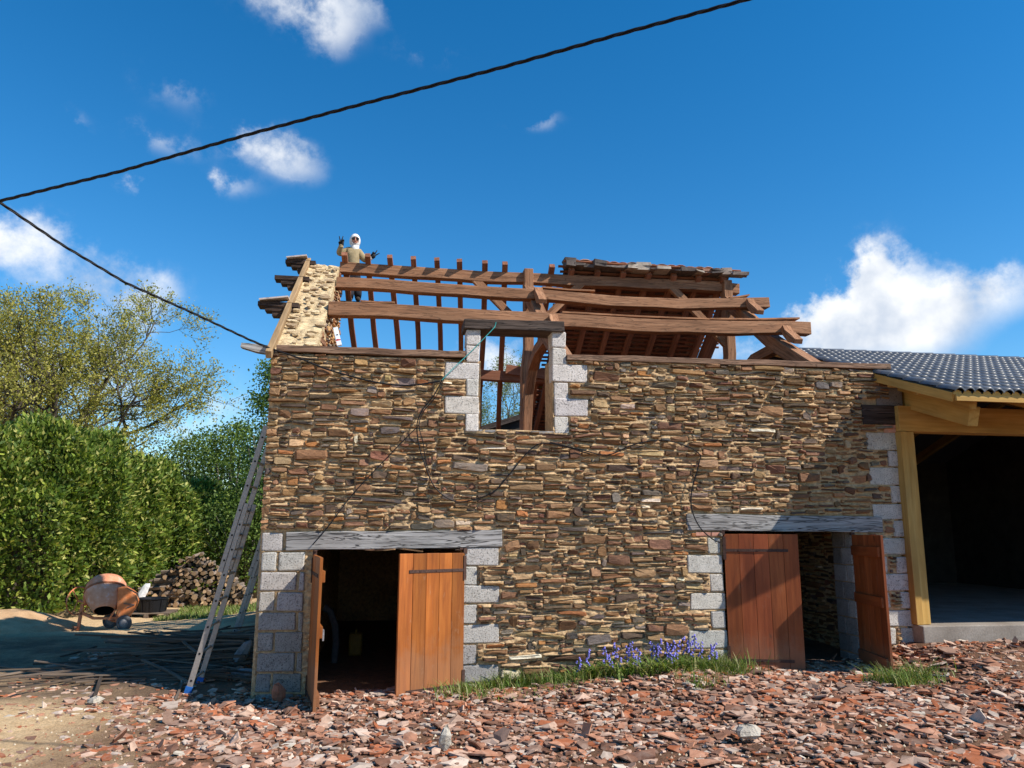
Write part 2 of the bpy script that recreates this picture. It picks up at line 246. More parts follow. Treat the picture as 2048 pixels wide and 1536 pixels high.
# ------------------------------------------------------------------ mesh builder
class MB:
    def __init__(s): s.v = []; s.f = []; s.g = []; s.c = []; s.mi = []
    def add(s, vs, fs, g=None, c=(1, 1, 1), mi=0):
        o = len(s.v); s.v += [tuple(p) for p in vs]; s.f += [tuple(i+o for i in q) for q in fs]
        s.g += [tuple(q) for q in (g if g is not None else vs)]; s.c += [c]*len(vs); s.mi += [mi]*len(fs); return s
    def box(s, p0, p1, c=(1, 1, 1), axis=0, jit=0., mi=0):
        vs = [Vector((a, b, d)) for a in (p0[0], p1[0]) for b in (p0[1], p1[1]) for d in (p0[2], p1[2])]
        if jit: vs = [p+Vector((rf(-jit, jit), rf(-jit, jit), rf(-jit, jit))) for p in vs]
        o = rf(0, 50); perm = {0: (0, 1, 2), 1: (1, 0, 2), 2: (2, 0, 1)}[axis]
        return s.add(vs, BOXF, [(p[perm[0]]+o, p[perm[1]]+o*.37, p[perm[2]]) for p in vs], c, mi)
    def beam(s, pts, w, h, side=(0, 1, 0), c=(1, 1, 1), jit=0., mi=0, hs=None):
        """square-section timber swept along pts (centre line); w along side, h across"""
        pts = [Vector(p) for p in pts]; side = Vector(side).normalized(); n = len(pts); vs = []; g = []; o = rf(0, 50); L = 0
        for i, p in enumerate(pts):
            d = (pts[min(i+1, n-1)]-pts[max(i-1, 0)]).normalized(); sd_ = (side-d*side.dot(d)).normalized(); up = sd_.cross(d).normalized()
            if i: L += (p-pts[i-1]).length
            hh = h if hs is None else hs[i]; ww = w*(1+rf(-jit, jit))
            for a, b in ((-1, -1), (1, -1), (1, 1), (-1, 1)):
                q = p+sd_*(a*ww/2)+up*(b*hh/2*(1+rf(-jit, jit))); vs.append(q); g.append((L+o, a*ww/2+o*.3, b*hh/2))
        fs = [(3, 2, 1, 0)]+[(4*i+k, 4*i+(k+1) % 4, 4*i+4+(k+1) % 4, 4*i+4+k) for i in range(n-1) for k in range(4)]+[(4*n-4, 4*n-3, 4*n-2, 4*n-1)]
        return s.add(vs, fs, g, c, mi)
    def tube(s, pts, r, n=8, c=(1, 1, 1), mi=0, cap=True):
        pts = [Vector(p) for p in pts]; m = len(pts); rs = r if isinstance(r, (list, tuple)) else [r]*m; vs = []; g = []; L = 0; prev = None
        for i, p in enumerate(pts):
            d = (pts[min(i+1, m-1)]-pts[max(i-1, 0)])
            d = d.normalized() if d.length > 1e-9 else Vector((0, 0, 1))
            if prev is None: prev = d.orthogonal().normalized()
            prev = (prev-d*prev.dot(d)).normalized(); b = d.cross(prev)
            if i: L += (p-pts[i-1]).length
            for k in range(n):
                a = 2*math.pi*k/n; vs.append(p+(prev*math.cos(a)+b*math.sin(a))*rs[i]); g.append((L, math.cos(a)*rs[i], math.sin(a)*rs[i]))
        fs = [(n*i+k, n*i+(k+1) % n, n*i+n+(k+1) % n, n*i+n+k) for i in range(m-1) for k in range(n)]
        if cap: fs += [tuple(range(n-1, -1, -1)), tuple(range(n*(m-1), n*m))]
        return s.add(vs, fs, g, c, mi)
    def lathe(s, prof, n=24, mat=Matrix(), c=(1, 1, 1), mi=0):
        """prof: (radius, height) pairs round local Z"""
        vs = []; m = len(prof)
        for r, z in prof:
            for k in range(n): a = 2*math.pi*k/n; vs.append(mat @ Vector((r*math.cos(a), r*math.sin(a), z)))
        fs = [(n*i+k, n*i+(k+1) % n, n*i+n+(k+1) % n, n*i+n+k) for i in range(m-1) for k in range(n)]
        return s.add(vs, fs, None, c, mi)
    def build(s, name, mat, parent=None, smooth=False, origin=None, bevel=0., kind=None):
        me = bpy.data.meshes.new(name); vs = s.v
        if origin is not None: vs = [(p[0]-origin[0], p[1]-origin[1], p[2]-origin[2]) for p in vs]
        me.from_pydata(vs, [], s.f)
        a = me.attributes.new('gr', 'FLOAT_VECTOR', 'POINT'); a.data.foreach_set('vector', np.array(s.g, np.float32).ravel())
        a = me.color_attributes.new('Col', 'FLOAT_COLOR', 'POINT'); cc = np.ones((len(vs), 4), np.float32); cc[:, :3] = np.array(s.c, np.float32); a.data.foreach_set('color', cc.ravel())
        for q in (mat if isinstance(mat, (list, tuple)) else [mat]): me.materials.append(q)
        me.polygons.foreach_set('material_index', s.mi)
        if smooth: me.polygons.foreach_set('use_smooth', [True]*len(s.f))
        o = bpy.data.objects.new(name, me); COL.objects.link(o)
        if origin is not None: o.location = origin
        if bevel:
            b = o.modifiers.new('bevel', 'BEVEL'); b.width = bevel; b.segments = 2; b.limit_method = 'ANGLE'
        if parent is not None: adopt(o, parent)
        if kind: o['kind'] = kind
        return o
BOXF = [(0, 1, 3, 2), (4, 6, 7, 5), (0, 4, 5, 1), (2, 3, 7, 6), (0, 2, 6, 4), (1, 5, 7, 3)]
def adopt(o, parent):
    o.parent = parent
    if parent.type == 'EMPTY': o.matrix_parent_inverse = Matrix.Translation(-parent.location)
    else: o.matrix_parent_inverse = Matrix.Translation(-parent.location) if parent.parent is None else Matrix.Identity(4)
def tag(o, label, cat, group=None, kind=None):
    o['label'] = label; o['category'] = cat
    if group: o['group'] = group
    if kind: o['kind'] = kind
    return o
def thing(name, label, cat, loc=(0, 0, 0), group=None):
    o = bpy.data.objects.new(name, None); COL.objects.link(o); o.location = loc; o.empty_display_size = .2
    return tag(o, label, cat, group)
def nmesh(name, V, Fq, mat, colr=None, parent=None, smooth=False, kind=None):
    """mesh from numpy arrays; Fq: (n,k) indices, k = 3 or 4"""
    me = bpy.data.meshes.new(name); n, k = Fq.shape
    me.vertices.add(len(V)); me.vertices.foreach_set('co', V.astype(np.float32).ravel())
    me.loops.add(n*k); me.loops.foreach_set('vertex_index', Fq.astype(np.int32).ravel())
    me.polygons.add(n); me.polygons.foreach_set('loop_start', np.arange(0, n*k, k, dtype=np.int32)); me.polygons.foreach_set('loop_total', np.full(n, k, np.int32))
    if smooth: me.polygons.foreach_set('use_smooth', np.ones(n, bool))
    if colr is not None:
        a = me.color_attributes.new('Col', 'FLOAT_COLOR', 'POINT'); cc = np.ones((len(V), 4), np.float32); cc[:, :3] = colr; a.data.foreach_set('color', cc.ravel())
    me.materials.append(mat); me.update(calc_edges=True); me.validate()
    o = bpy.data.objects.new(name, me); COL.objects.link(o)
    if parent is not None: adopt(o, parent)
    if kind: o['kind'] = kind
    return o
def structure(o): o['kind'] = 'structure'; return o

# ------------------------------------------------------------------ ground
def axis_coords(a, b, step, far):
    c = list(np.arange(a, b+1e-6, step)); d = step; x = b
    while x < far: d *= 1.35; x += d; c.append(x)
    d = step; x = a; pre = []
    while x > -far: d *= 1.35; x -= d; pre.append(x)
    return np.array(pre[::-1]+c)
def build_ground():
    xs = axis_coords(-7, 12, .06, 900); ys = axis_coords(-4.5, 9, .06, 900)
    X, Y = np.meshgrid(xs, ys); Z = gz(X, Y); near = (np.abs(X) < 14) & (np.abs(Y) < 14)
    Z = Z+near*(.022*vnoise(X, Y, 9, 8, 3))
    # inside the buildings the ground is level and a little lower than their floors
    V = np.stack([X, Y, Z], -1).reshape(-1, 3); nx = len(xs); ny = len(ys)
    i = np.arange(nx*ny).reshape(ny, nx); Fq = np.stack([i[:-1, :-1], i[:-1, 1:], i[1:, 1:], i[1:, :-1]], -1).reshape(-1, 4)
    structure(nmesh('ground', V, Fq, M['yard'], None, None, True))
build_ground()

# ------------------------------------------------------------------ the stone barn
barn = thing('stone_barn', 'rubble stone barn with stripped timber roof and two plank double doors', 'barn', (0, 0, 0))
YR, ZR = 3.2, 5.84           # ridge (top of ridge purlin)
YE, ZE = .12, 3.74           # front wall plate
SL = (ZR-ZE)/(YR-YE)         # roof slope
DEPTH, TH = 7.0, .45         # barn depth, wall thickness
XR = 7.5                     # right end of the barn
def zf(y): return ZE+SL*(y-YE)          # front slope
def zr(y): return ZR-SL*(y-YR)          # rear slope
D1 = (.56, 2.17, -.4, 1.485); D2 = (5.2, 6.87, -.4, 1.69); WN = (2.335, 3.185, 2.835, 4.01)
PAL = [((.205, .125, .073), 6), ((.09, .068, .055), 3), ((.29, .19, .112), 5), ((.30, .145, .06), 1.2), ((.18, .165, .155), 1.3), ((.165, .092, .066), 3), ((.115, .105, .105), 1.4), ((.40, .30, .19), 1.3), ((.68, .62, .56), .22)]
def pal_pick(rnd=random):
    c = rnd.choices([p[0] for p in PAL], [p[1] for p in PAL])[0]; k = rnd.uniform(.62, 1.2); return tuple(min(.8, q*k*w_*rnd.uniform(.93, 1.07)) for q, w_ in zip(c, (1.16, .99, .82)))
def pack(u0, u1, v0, v1, big=1., rnd=random):
    """skyline packing of flat rubble stones"""
    res = .01; n = int((u1-u0)/res); h = np.full(n, v0)+.02*vnoise(np.arange(n)*res, 0*np.arange(n), 3, 5); out = []
    guard = 0
    while guard < 20000:
        guard += 1
        i = int(np.argmin(h)); hm = h[i]; tol = rnd.choice((.012, .02, .03, .045))
        if hm > v1-.02: break
        a = i
        while a > 0 and h[a-1] <= hm+tol: a -= 1
        b = i
        while b < n-1 and h[b+1] <= hm+tol: b += 1
        Lr = (b-a+1)
        if Lr*res < .045:
            lo = min(h[a-1] if a > 0 else 9, h[b+1] if b < n-1 else 9); h[a:b+1] = min(lo+.001, hm+.06); continue
        w = min(.48, max(.05, rnd.lognormvariate(math.log(.16*big), .5))); t = min(.15, max(.022, rnd.lognormvariate(math.log(.04*big), .42)*(.7+1.6*min(w, .3))))
        if rnd.random() < .06: t = rnd.uniform(.08, .15); w = max(w, .12)
        wi = int(w/res)
        if wi > Lr-5: wi = Lr
        if wi*res > .5: wi = int(.5/res)
        st = a if rnd.random() < .45 else b-wi+1 if rnd.random() < .8 else a+int((Lr-wi)*rnd.random())
        base = h[st:st+wi].max(); t = min(t, v1-base+.01)
        if t < .015: h[st:st+wi] = v1; continue
        out.append((u0+st*res, u0+(st+wi)*res, base, base+t)); h[st:st+wi] = base+t+rnd.uniform(.006, .022)
    return out
def trim(r, obs):
    for (a, b, c, d) in obs:
        x0, x1, z0, z1 = r
        if x0 >= b or x1 <= a or z0 >= d or z1 <= c: continue
        cand = [q for q in ((x0, min(x1, a), z0, z1), (max(x0, b), x1, z0, z1), (x0, x1, z0, min(z1, c)), (x0, x1, max(z0, d), z1)) if q[1]-q[0] > .025 and q[3]-q[2] > .018]
        if not cand: return None
        r = max(cand, key=lambda q: (q[1]-q[0])*(q[3]-q[2]))
    return r
def stone_geo(r, frame, proud=(.008, .05), back=.03, rnd=random):
    """one rough flat-faced stone in rectangle r of a wall frame (origin, u, v, outward n)"""
    O, U, Vv, Nn = frame; x0, x1, z0, z1 = r; w = x1-x0; h = z1-z0; cx = (x0+x1)/2; cz = (z0+z1)/2
    m_ = min(w, h); gap = min(.006, .1*m_); a = w/2-gap; b = h/2-gap; pts = []
    cut = lambda: rnd.uniform(.1, .75)
    for sx, sz in ((-1, -1), (1, -1), (1, 1), (-1, 1)):
        ca = min(cut()*b*1.6, a*.8); cb = cut()*b*.8
        p = [(sx*(a-ca), sz*b*rnd.uniform(.85, 1)), (sx*a*rnd.uniform(.94, 1), sz*(b-cb))]
        if sx*sz < 0: pts += [p[0], p[1]]
        else: pts += [p[1], p[0]]
    if w > .12:
        pts.insert(2, (rnd.uniform(-.2, .2)*a, -b*rnd.uniform(.85, 1.1))) if False else None
    tp = rnd.uniform(-.38, .38); tq = rnd.uniform(-.3, .3); pts = [(p[0], p[1]*(1-abs(tp)*.5+tp*p[0]/a*.5)+tq*b*(1-(p[0]/a)**2)*.35) for p in pts]
    rot = rnd.gauss(0, .055) if w > 1.5*h else rnd.gauss(0, .13); cr, sr = math.cos(rot), math.sin(rot)
    pts = [(p[0]*cr-p[1]*sr, p[0]*sr+p[1]*cr) for p in pts]
    p0 = rnd.uniform(*proud); ta = rnd.gauss(0, .16); tb = rnd.gauss(-.1, .24); n = len(pts); k = rnd.uniform(.84, .96); vs = []
    lim = lambda q: max(.002, min(.07, q))
    for (u, v) in pts: vs.append((u, v, -back))
    for (u, v) in pts: vs.append((u, v, lim(p0*.75+ta*u+tb*v)))
    for (u, v) in pts: vs.append((u*k+rnd.gauss(0, .03)*a*.3, v*k, lim(p0*1.08+ta*u+tb*v+rnd.gauss(0, .0045))))
    vs.append((rnd.uniform(-.3, .3)*a, rnd.uniform(-.3, .3)*b, lim(p0*1.2+rnd.gauss(0, .005))))
    W3 = [O+U*(cx+q[0])+Vv*(cz+q[1])+Nn*q[2] for q in vs]
    fs = []
    for i in range(n):
        j = (i+1) % n; fs += [(i, j, n+j, n+i), (n+i, n+j, 2*n+j, 2*n+i), (2*n+i, 2*n+j, 3*n)]
    return W3, fs
LB = []   # concrete blocks: pixel rectangles on the front wall
def blk(px0, py0, px1, py1, shade=1.): LB.append((px0, py0, px1, py1, shade))
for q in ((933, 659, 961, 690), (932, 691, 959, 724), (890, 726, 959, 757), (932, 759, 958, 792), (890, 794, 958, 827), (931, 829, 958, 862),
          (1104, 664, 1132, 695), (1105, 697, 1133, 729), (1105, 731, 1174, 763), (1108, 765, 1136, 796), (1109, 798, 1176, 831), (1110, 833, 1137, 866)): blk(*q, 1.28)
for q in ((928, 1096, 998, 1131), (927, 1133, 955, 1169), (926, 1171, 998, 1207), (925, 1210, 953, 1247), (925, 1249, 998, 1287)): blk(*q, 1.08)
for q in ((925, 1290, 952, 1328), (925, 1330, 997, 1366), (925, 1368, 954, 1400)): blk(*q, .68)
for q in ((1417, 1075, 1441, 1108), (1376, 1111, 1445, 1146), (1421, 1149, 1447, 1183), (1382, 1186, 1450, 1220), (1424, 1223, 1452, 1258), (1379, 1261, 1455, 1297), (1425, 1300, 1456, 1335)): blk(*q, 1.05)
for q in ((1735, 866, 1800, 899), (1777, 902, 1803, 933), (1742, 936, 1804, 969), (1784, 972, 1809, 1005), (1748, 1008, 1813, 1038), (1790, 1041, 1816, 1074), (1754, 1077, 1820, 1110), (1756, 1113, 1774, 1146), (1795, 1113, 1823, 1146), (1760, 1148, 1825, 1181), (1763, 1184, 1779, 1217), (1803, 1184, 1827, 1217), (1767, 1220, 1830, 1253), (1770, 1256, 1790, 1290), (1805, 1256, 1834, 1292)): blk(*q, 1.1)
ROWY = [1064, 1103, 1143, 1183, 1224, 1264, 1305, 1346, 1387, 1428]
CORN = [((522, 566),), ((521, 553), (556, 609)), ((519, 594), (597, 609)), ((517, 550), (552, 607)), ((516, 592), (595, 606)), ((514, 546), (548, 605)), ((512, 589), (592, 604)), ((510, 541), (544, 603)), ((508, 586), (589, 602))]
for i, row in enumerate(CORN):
    for (a, b) in row: blk(a, ROWY[i]+1.5, b, ROWY[i+1]-1.5, (1.0, .98, .95, .85, .72, .66, .6, .55, .5)[i])  # lower rows darker: shade and soot painted into the block colour

def build_front_wall():
    # core of the wall (boxes round the openings) with a lumpy mortar face
    xs = sorted({0.0, XR, *D1[:2], *D2[:2], *WN[:2]}); zs = sorted({-.5, D1[3]+.2, D2[3]+.2, WN[2], 3.635}); mb = MB()
    ops = [D1, D2, (WN[0], WN[1], WN[2], 5)]
    inop = lambda x, z: any(a < x < b and c < z < d+(.2 if d < 2 else 0) for a, b, c, d in ops)
    for i in range(len(xs)-1):
        for j in range(len(zs)-1):
            if not inop((xs[i]+xs[i+1])/2, (zs[j]+zs[j+1])/2): mb.box((xs[i], .02, zs[j]), (xs[i+1], TH, zs[j+1] if j < len(zs)-2 or xs[i] < 3 else 3.705))
    wall = mb.build('front_wall', M['mortar'], barn)
    # obstacles for the stones
    obs = [(D1[0]-.02, D1[1]+.01, -1, D1[3]), (D2[0]-.01, D2[1]+.02, -1, D2[3]), (WN[0]-.005, WN[1]+.005, WN[2]-.01, 5), (.0, .62, -1, 1.69)]
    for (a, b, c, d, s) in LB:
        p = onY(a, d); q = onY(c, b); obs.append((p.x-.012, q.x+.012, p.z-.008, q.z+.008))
    lint = [((570, 1063), (1005, 1094)), ((1373, 1029), (1767, 1063))]
    for a, b in lint: p = onY(*a); q = onY(*b); obs.append((p.x-.01, q.x+.01, q.z-.02, p.z+.012))
    p = onY(1725, 848); q = onY(1803, 800); obs.append((p.x, XR, p.z, q.z))
    frame = (Vector((0, 0, 0)), Vector((1, 0, 0)), Vector((0, 0, 1)), Vector((0, -1, 0)))
    st = []
    rnd = random.Random(5)
    for r in pack(-.012, XR, -.35, 3.70, 1.08, rnd):
        if r[0] < 3 and r[3] > 3.64: r = (r[0], r[1], r[2], 3.64)
        r = trim(r, obs) if r[3]-r[2] > .02 else None
        if r: st.append(r)
    st.sort(key=lambda r: -(r[1]-r[0])*(r[3]-r[2]))
    rest = MB(); prouds = []
    for k, r in enumerate(st):
        back = .03 if r[0] > .06 else .3
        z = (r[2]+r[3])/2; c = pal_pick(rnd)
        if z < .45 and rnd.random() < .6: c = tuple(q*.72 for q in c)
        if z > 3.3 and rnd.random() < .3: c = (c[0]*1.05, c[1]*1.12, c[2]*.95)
        if (r[1]-r[0])*(r[3]-r[2]) > .02 and c[0] > .6: c = (.17, .1, .06)
        vs, fs = stone_geo(r, frame, back=back, rnd=rnd); prouds.append(max(.004, -min(v.y for v in vs)*.8))
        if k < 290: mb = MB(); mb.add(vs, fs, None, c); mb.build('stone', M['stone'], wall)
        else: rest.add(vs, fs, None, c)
    o = rest.build('small_stones', M['stone'], wall, kind='stuff')
    # mortar skin: lumpy, standing out on the ledges above the stones
    gx = np.arange(-.0, XR+.001, .0135); gzv = np.arange(-.4, 3.702, .0095); X, Z = np.meshgrid(gx, gzv)
    Y = -.004-.05*vnoise(X, Z*2.2, 11, 21, 3)-.022*vnoise(X, Z*1.5, 45, 33, 2)
    rl = random.Random(2)
    for r, pr in zip(st, prouds):
        pr = pr*rl.choice((0, .2, .5, .75, .9))
        a, b = np.searchsorted(gx, (r[0]+.005, r[1]-.005)); c0, c1 = np.searchsorted(gzv, (r[3]-.006, r[3]+.018))
        if b > a and c1 > c0:
            ramp_ = np.clip(1-(gzv[c0:c1]-r[3])/.018, 0, 1)[:, None]; Y[c0:c1, a:b] = np.minimum(Y[c0:c1, a:b], -(pr*.85+.004)*ramp_-.012*vnoise(X[c0:c1, a:b], Z[c0:c1, a:b], 38, 5, 2)-.002)
        c0, c1 = np.searchsorted(gzv, (r[2]-.004, r[2]+.012)); Y[c0:c1, a:b] = np.maximum(Y[c0:c1, a:b], .006)
    for (a_, b_, c_, d_) in obs[4:]:
        a, b = np.searchsorted(gx, (a_+.006, b_-.006)); c0, c1 = np.searchsorted(gzv, (c_+.004, d_-.004)); Y[c0:c1, a:b] = np.maximum(Y[c0:c1, a:b], .012)
        c0, c1 = np.searchsorted(gzv, (c_-.02, d_+.02)); a, b = np.searchsorted(gx, (a_-.02, b_+.02)); Y[c0:c1, a:b] = np.maximum(Y[c0:c1, a:b], -.013)
    Y = np.maximum(Y, -.06); edge = np.minimum(X, XR-X); Y = np.where(edge < .02, .015, Y)
    V = np.stack([X, Y, Z], -1).reshape(-1, 3); nx, nz = len(gx), len(gzv); i = np.arange(nx*nz).reshape(nz, nx)
    Fq = np.stack([i[:-1, :-1], i[:-1, 1:], i[1:, 1:], i[1:, :-1]], -1).reshape(-1, 4); cx = V[Fq].mean(1)
    keep = ~((cx[:, 0] < 3.0) & (cx[:, 2] > 3.64))
    for a, b, c, d in ops: keep &= ~((cx[:, 0] > a-.006) & (cx[:, 0] < b+.006) & (cx[:, 2] > c) & (cx[:, 2] < d+(.2 if d < 2 else 0)))
    nmesh('mortar_bedding', V, Fq[keep], M['mortar'], None, wall, True)
    # quoin and jamb blocks
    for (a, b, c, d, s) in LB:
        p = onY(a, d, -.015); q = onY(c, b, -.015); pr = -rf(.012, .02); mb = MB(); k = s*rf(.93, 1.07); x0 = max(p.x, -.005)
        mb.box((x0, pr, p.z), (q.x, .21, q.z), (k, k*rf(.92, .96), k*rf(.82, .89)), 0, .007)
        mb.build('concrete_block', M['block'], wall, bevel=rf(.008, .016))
    for i in range(9):
        z0 = -.12+i*.205; cut_ = .25 if i % 2 else .17
        for (ya, yb_) in ((.035, cut_), (cut_+.012, .44)):
            mb = MB(); k = rf(.55, .95) if yb_ < .4 else rf(.4, .8); mb.box((D2[1]-.014-rf(0, .008), ya, z0), (D2[1]+.06, yb_, z0+.195), (k, k*.95, k*.9), 0, .004); mb.build('concrete_block', M['block'], wall, bevel=.01)
    # brick and cement patches by the right corner
    for (a, b, c, d) in ((1765, 850, 1797, 857), (1768, 858, 1797, 865), (1391, 1064, 1420, 1072), (1422, 1064, 1441, 1072)):
        p = onY(a, d); q = onY(c, b); mb = MB(); mb.box((p.x, -.02, p.z), (q.x, .1, q.z), (.55, .27, .19), 0, .003); mb.build('brick', M['shard'], wall, bevel=.004)
    p = onY(1753, 812); q = onY(1802, 772); mb = MB(); mb.box((p.x, -.022, p.z), (q.x, .1, q.z), (.45, .42, .4), 0, .01); mb.build('cement_patch', M['block'], wall, bevel=.01)
    p = onY(1724, 848); q = onY(1802, 812); mb = MB(); mb.box((p.x, -.03, p.z), (q.x, .2, q.z), (.8, .8, .8), 0, .006); mb.build('beam_end', M['dark_wood'], wall, bevel=.006)
    return wall
front = build_front_wall()

def build_timbers():
    # lintels
    def lintel(name, pts, mat, d0, d1, n=8):
        """pts: upper-left, upper-right, lower-left, lower-right pixels"""
        ul, ur, ll, lr = [onY(*p, d0) for p in pts]; mb = MB(); c = []; hs = []
        for i in range(n+1):
            t = i/n; a = ul.lerp(ur, t); b = ll.lerp(lr, t); m_ = (a+b)/2; c.append((m_.x, (d0+d1)/2, m_.z+rf(-.004, .004))); hs.append((a.z-b.z)*rf(.97, 1.02))
        mb.beam(c, d1-d0, .2, (0, 1, 0), (1, 1, 1), .012, hs=hs); return mb.build(name, mat, barn, bevel=.008)
    lintel('door_lintel', ((570, 1064), (1006, 1059), (573, 1101), (1003, 1094)), M['grey_wood'], -.035, .3)
    lintel('door_lintel', ((1373, 1028), (1767, 1033), (1375, 1061), (1765, 1065)), M['grey_wood'], -.035, .3)
    o = lintel('window_lintel', ((928, 637), (1129, 642), (929, 656), (1129, 663)), M['dark_wood'], -.06, .3)
    o['label'] = 'dark weathered window lintel'
    mb = MB(); mb.box((WN[0]-.01, -.012, WN[2]-.03), (WN[1]+.01, .4, WN[2]), (1, 1, 1), 0, .004); mb.build('window_sill', M['grey_wood'], barn, bevel=.004)
    # wall plates
    for (a, b, th, d0, d1) in (((553, 689), (931, 702), .075, -.045, .26), ((1134, 708), (1782, 727), .07, -.045, .26)):
        p = onY(*a, d0); q = onY(*b, d0); pts = []; hs = []
        for i in range(11):
            t = i/10; z = p.z+(q.z-p.z)*t-th/2+rf(-.005, .005); pts.append((p.x+(q.x-p.x)*t, (d0+d1)/2, z)); hs.append(th*rf(.92, 1.08))
        mb = MB(); mb.beam(pts, d1-d0, th, (0, 1, 0), (1, 1, 1), .02, hs=hs); mb.build('wall_plate', M['plate'], barn, bevel=.006)
    # end of the plate that sticks out past the left corner
    p = onY(484, 688, .3); q = onY(560, 694, .3); mb = MB(); mb.beam([(p.x, .3, p.z-.02), (p.x*.6+q.x*.4, .3, p.z-.05), (q.x, .3, q.z-.06)], .12, .08, (0, 1, 0), (1.1, 1.1, 1.1), .1, hs=[.05, .09, .11]); mb.build('plate_end', M['grey_wood'], barn)
    # purlins of the front slope: top edges traced on their own vertical planes
    def purlin(tops, y, h, w, mat, name='purlin'):
        P = [onY(*t, y) for t in tops]; n = 18; xs = [p.x for p in P]; zs = [p.z for p in P]; pts = []; hs = []
        for i in range(n+1):
            x = xs[0]+(xs[-1]-xs[0])*i/n; z = float(np.interp(x, xs, zs)); k = h*(1+.04*math.sin(i*1.7+y)); pts.append((x, y+w/2, z-k/2+rf(-.003, .003))); hs.append(k)
        mb = MB(); mb.beam(pts, w, h, (0, 1, 0), (1, 1, 1), .018, hs=hs); return mb.build(name, mat, barn, bevel=.008), pts
    Y3, Y2 = 1.4, 2.45
    pur = {}
    pur[3] = purlin([(657, 602), (800, 608), (950, 618), (1130, 627), (1300, 638), (1450, 642), (1560, 641), (1622, 644)], Y3, .182, .17, M['oak'])
    pur[2] = purlin([(673, 553), (800, 560), (960, 572), (1080, 578), (1240, 592), (1350, 597), (1440, 596), (1539, 594)], Y2, .16, .17, M['oak'])
    pur[1] = purlin([(680, 523), (800, 531), (950, 541), (1045, 545), (1200, 552), (1330, 558), (1430, 562), (1479, 567)], YR, .17, .16, M['oak'], 'ridge_purlin')
    # loose boards lying on the purlins
    for (a, b, y) in (((1125, 625), (1420, 640), Y3), ((1420, 639), (1600, 638), Y3), ((1085, 575), (1190, 583), Y2), ((1460, 596), (1500, 591), Y2), ((720, 603), (790, 607), Y3)):
        p = onY(*a, y+.02); q = onY(*b, y+.02); mb = MB(); mb.beam([p+Vector((0, .08, .012)), (p+q)/2+Vector((0, .09, .008)), q+Vector((0, .08, .016))], .16, .022, (0, 1, 0), (1.15, 1.1, 1.05), .1); mb.build('loose_board', M['oak'], barn)
    # rear purlin
    a = onplane(1030, 742, (0, YR, ZR-.05), (0, SL, 1)); yb = a.y; zb = a.z-.09
    for (x0, x1, z0) in ((.3, 7.2, zb),):
        mb = MB(); mb.beam([(x0+(x1-x0)*i/12, yb+.02*math.sin(i), z0+.03*math.sin(i*.8)) for i in range(13)], .17, .18, (0, 1, 0), (1, 1, 1), .03); mb.build('purlin', M['rafter'], barn, bevel=.008)
    mb = MB(); mb.beam([(.3+i*.6, 6.75, zr(6.75)-.12) for i in range(12)], .2, .14, (0, 1, 0), (1, 1, 1), .02); mb.build('rear_wall_plate', M['rafter'], barn)
    # rear rafters still standing above the ridge
    rp = (0, YR, ZR+.06); rn = (0, SL, 1)
    for (tx, ty, bx) in ((689, 512, 709), (735, 522, 752), (779, 523, 796), (826, 527, 836), (873, 529, 880), (918, 531, 921), (969, 532, 964), (1009, 533, 1003), (1103, 541, 1080), (700, 520, 702)):
        if tx == 700: continue
        T = onY(tx, ty, YR-.04); B = onplane(bx, 690, rp, rn); B = Vector((B.x, B.y, zr(B.y)+.05)); T.z = min(T.z, ZR+.19)
        E_ = T+(B-T)*((6.95-T.y)/(B.y-T.y)); E_.z = zr(6.95)+.02; T0 = Vector((T.x, YR-.1, ZR+.11)); wv = rf(-.02, .02)
        mb = MB(); mb.beam([T0, T0.lerp(E_, .33)+Vector((wv, 0, .01)), T0.lerp(E_, .66)+Vector((-wv, 0, -.01)), E_], .085, .085, (1, 0, 0), (1, 1, 1), .06); mb.build('rafter', M['rafter'], barn)
    # trusses
    def truss(px_top, py_top, px_foot=None, tag_=0):
        kx = onY(px_top, py_top, YR).x; W2 = .17; zt = ZR+.02
        mb = MB(); mb.beam([(kx, YR+.02, zt+.03), (kx+.01, YR+.02, 4.6), (kx-.03, YR+.02, 4.2), (kx-.05, YR+.02, 2.34)], .15, .2, (1, 0, 0), (1, 1, 1), .03); mb.build('king_post', M['oak'], barn, bevel=.01)
        fx = kx if px_foot is None else px_foot; off = .2     # principal rafters, set below the purlins
        mb = MB(); yf = .25
        mb.beam([(kx, YR-.05, ZR-.33), (kx, 1.7, zf(1.7)-.36), (kx, yf, zf(yf)-.32+.1)], .17, .2, (1, 0, 0), (1, 1, 1), .03); mb.build('principal_rafter', M['oak'], barn, bevel=.01)
        if tag_ == 0: mb = MB(); mb.beam([(kx, YR+.05, ZR-.33), (kx, 4.7, zr(4.7)-.38), (kx, 6.8, zr(6.8)-.26)], .17, .2, (1, 0, 0), (.8, .8, .8), .03); tag_ == 0 and mb.build('principal_rafter', M['rafter'], barn, bevel=.01)
        mb = MB(); mb.beam([(kx, 1.45, 4.36), (kx, 2.3, 4.33), (kx-.01, 2.75, 4.17), (kx-.03, 3.0, 3.8), (kx-.05, 3.06, 3.2), (kx-.05, 3.06, 2.34)], .14, .15, (1, 0, 0), (.95, .95, .95), .03); mb.build('strut', M['oak'], barn, bevel=.008)
        if tag_ == 0: mb = MB(); mb.beam([(kx, YR+.08, 4.3), (kx, 3.9, 4.45), (kx, 4.6, zr(4.6)-.42)], .14, .17, (1, 0, 0), (.85, .85, .85), .03); tag_ == 0 and mb.build('strut', M['rafter'], barn, bevel=.008)
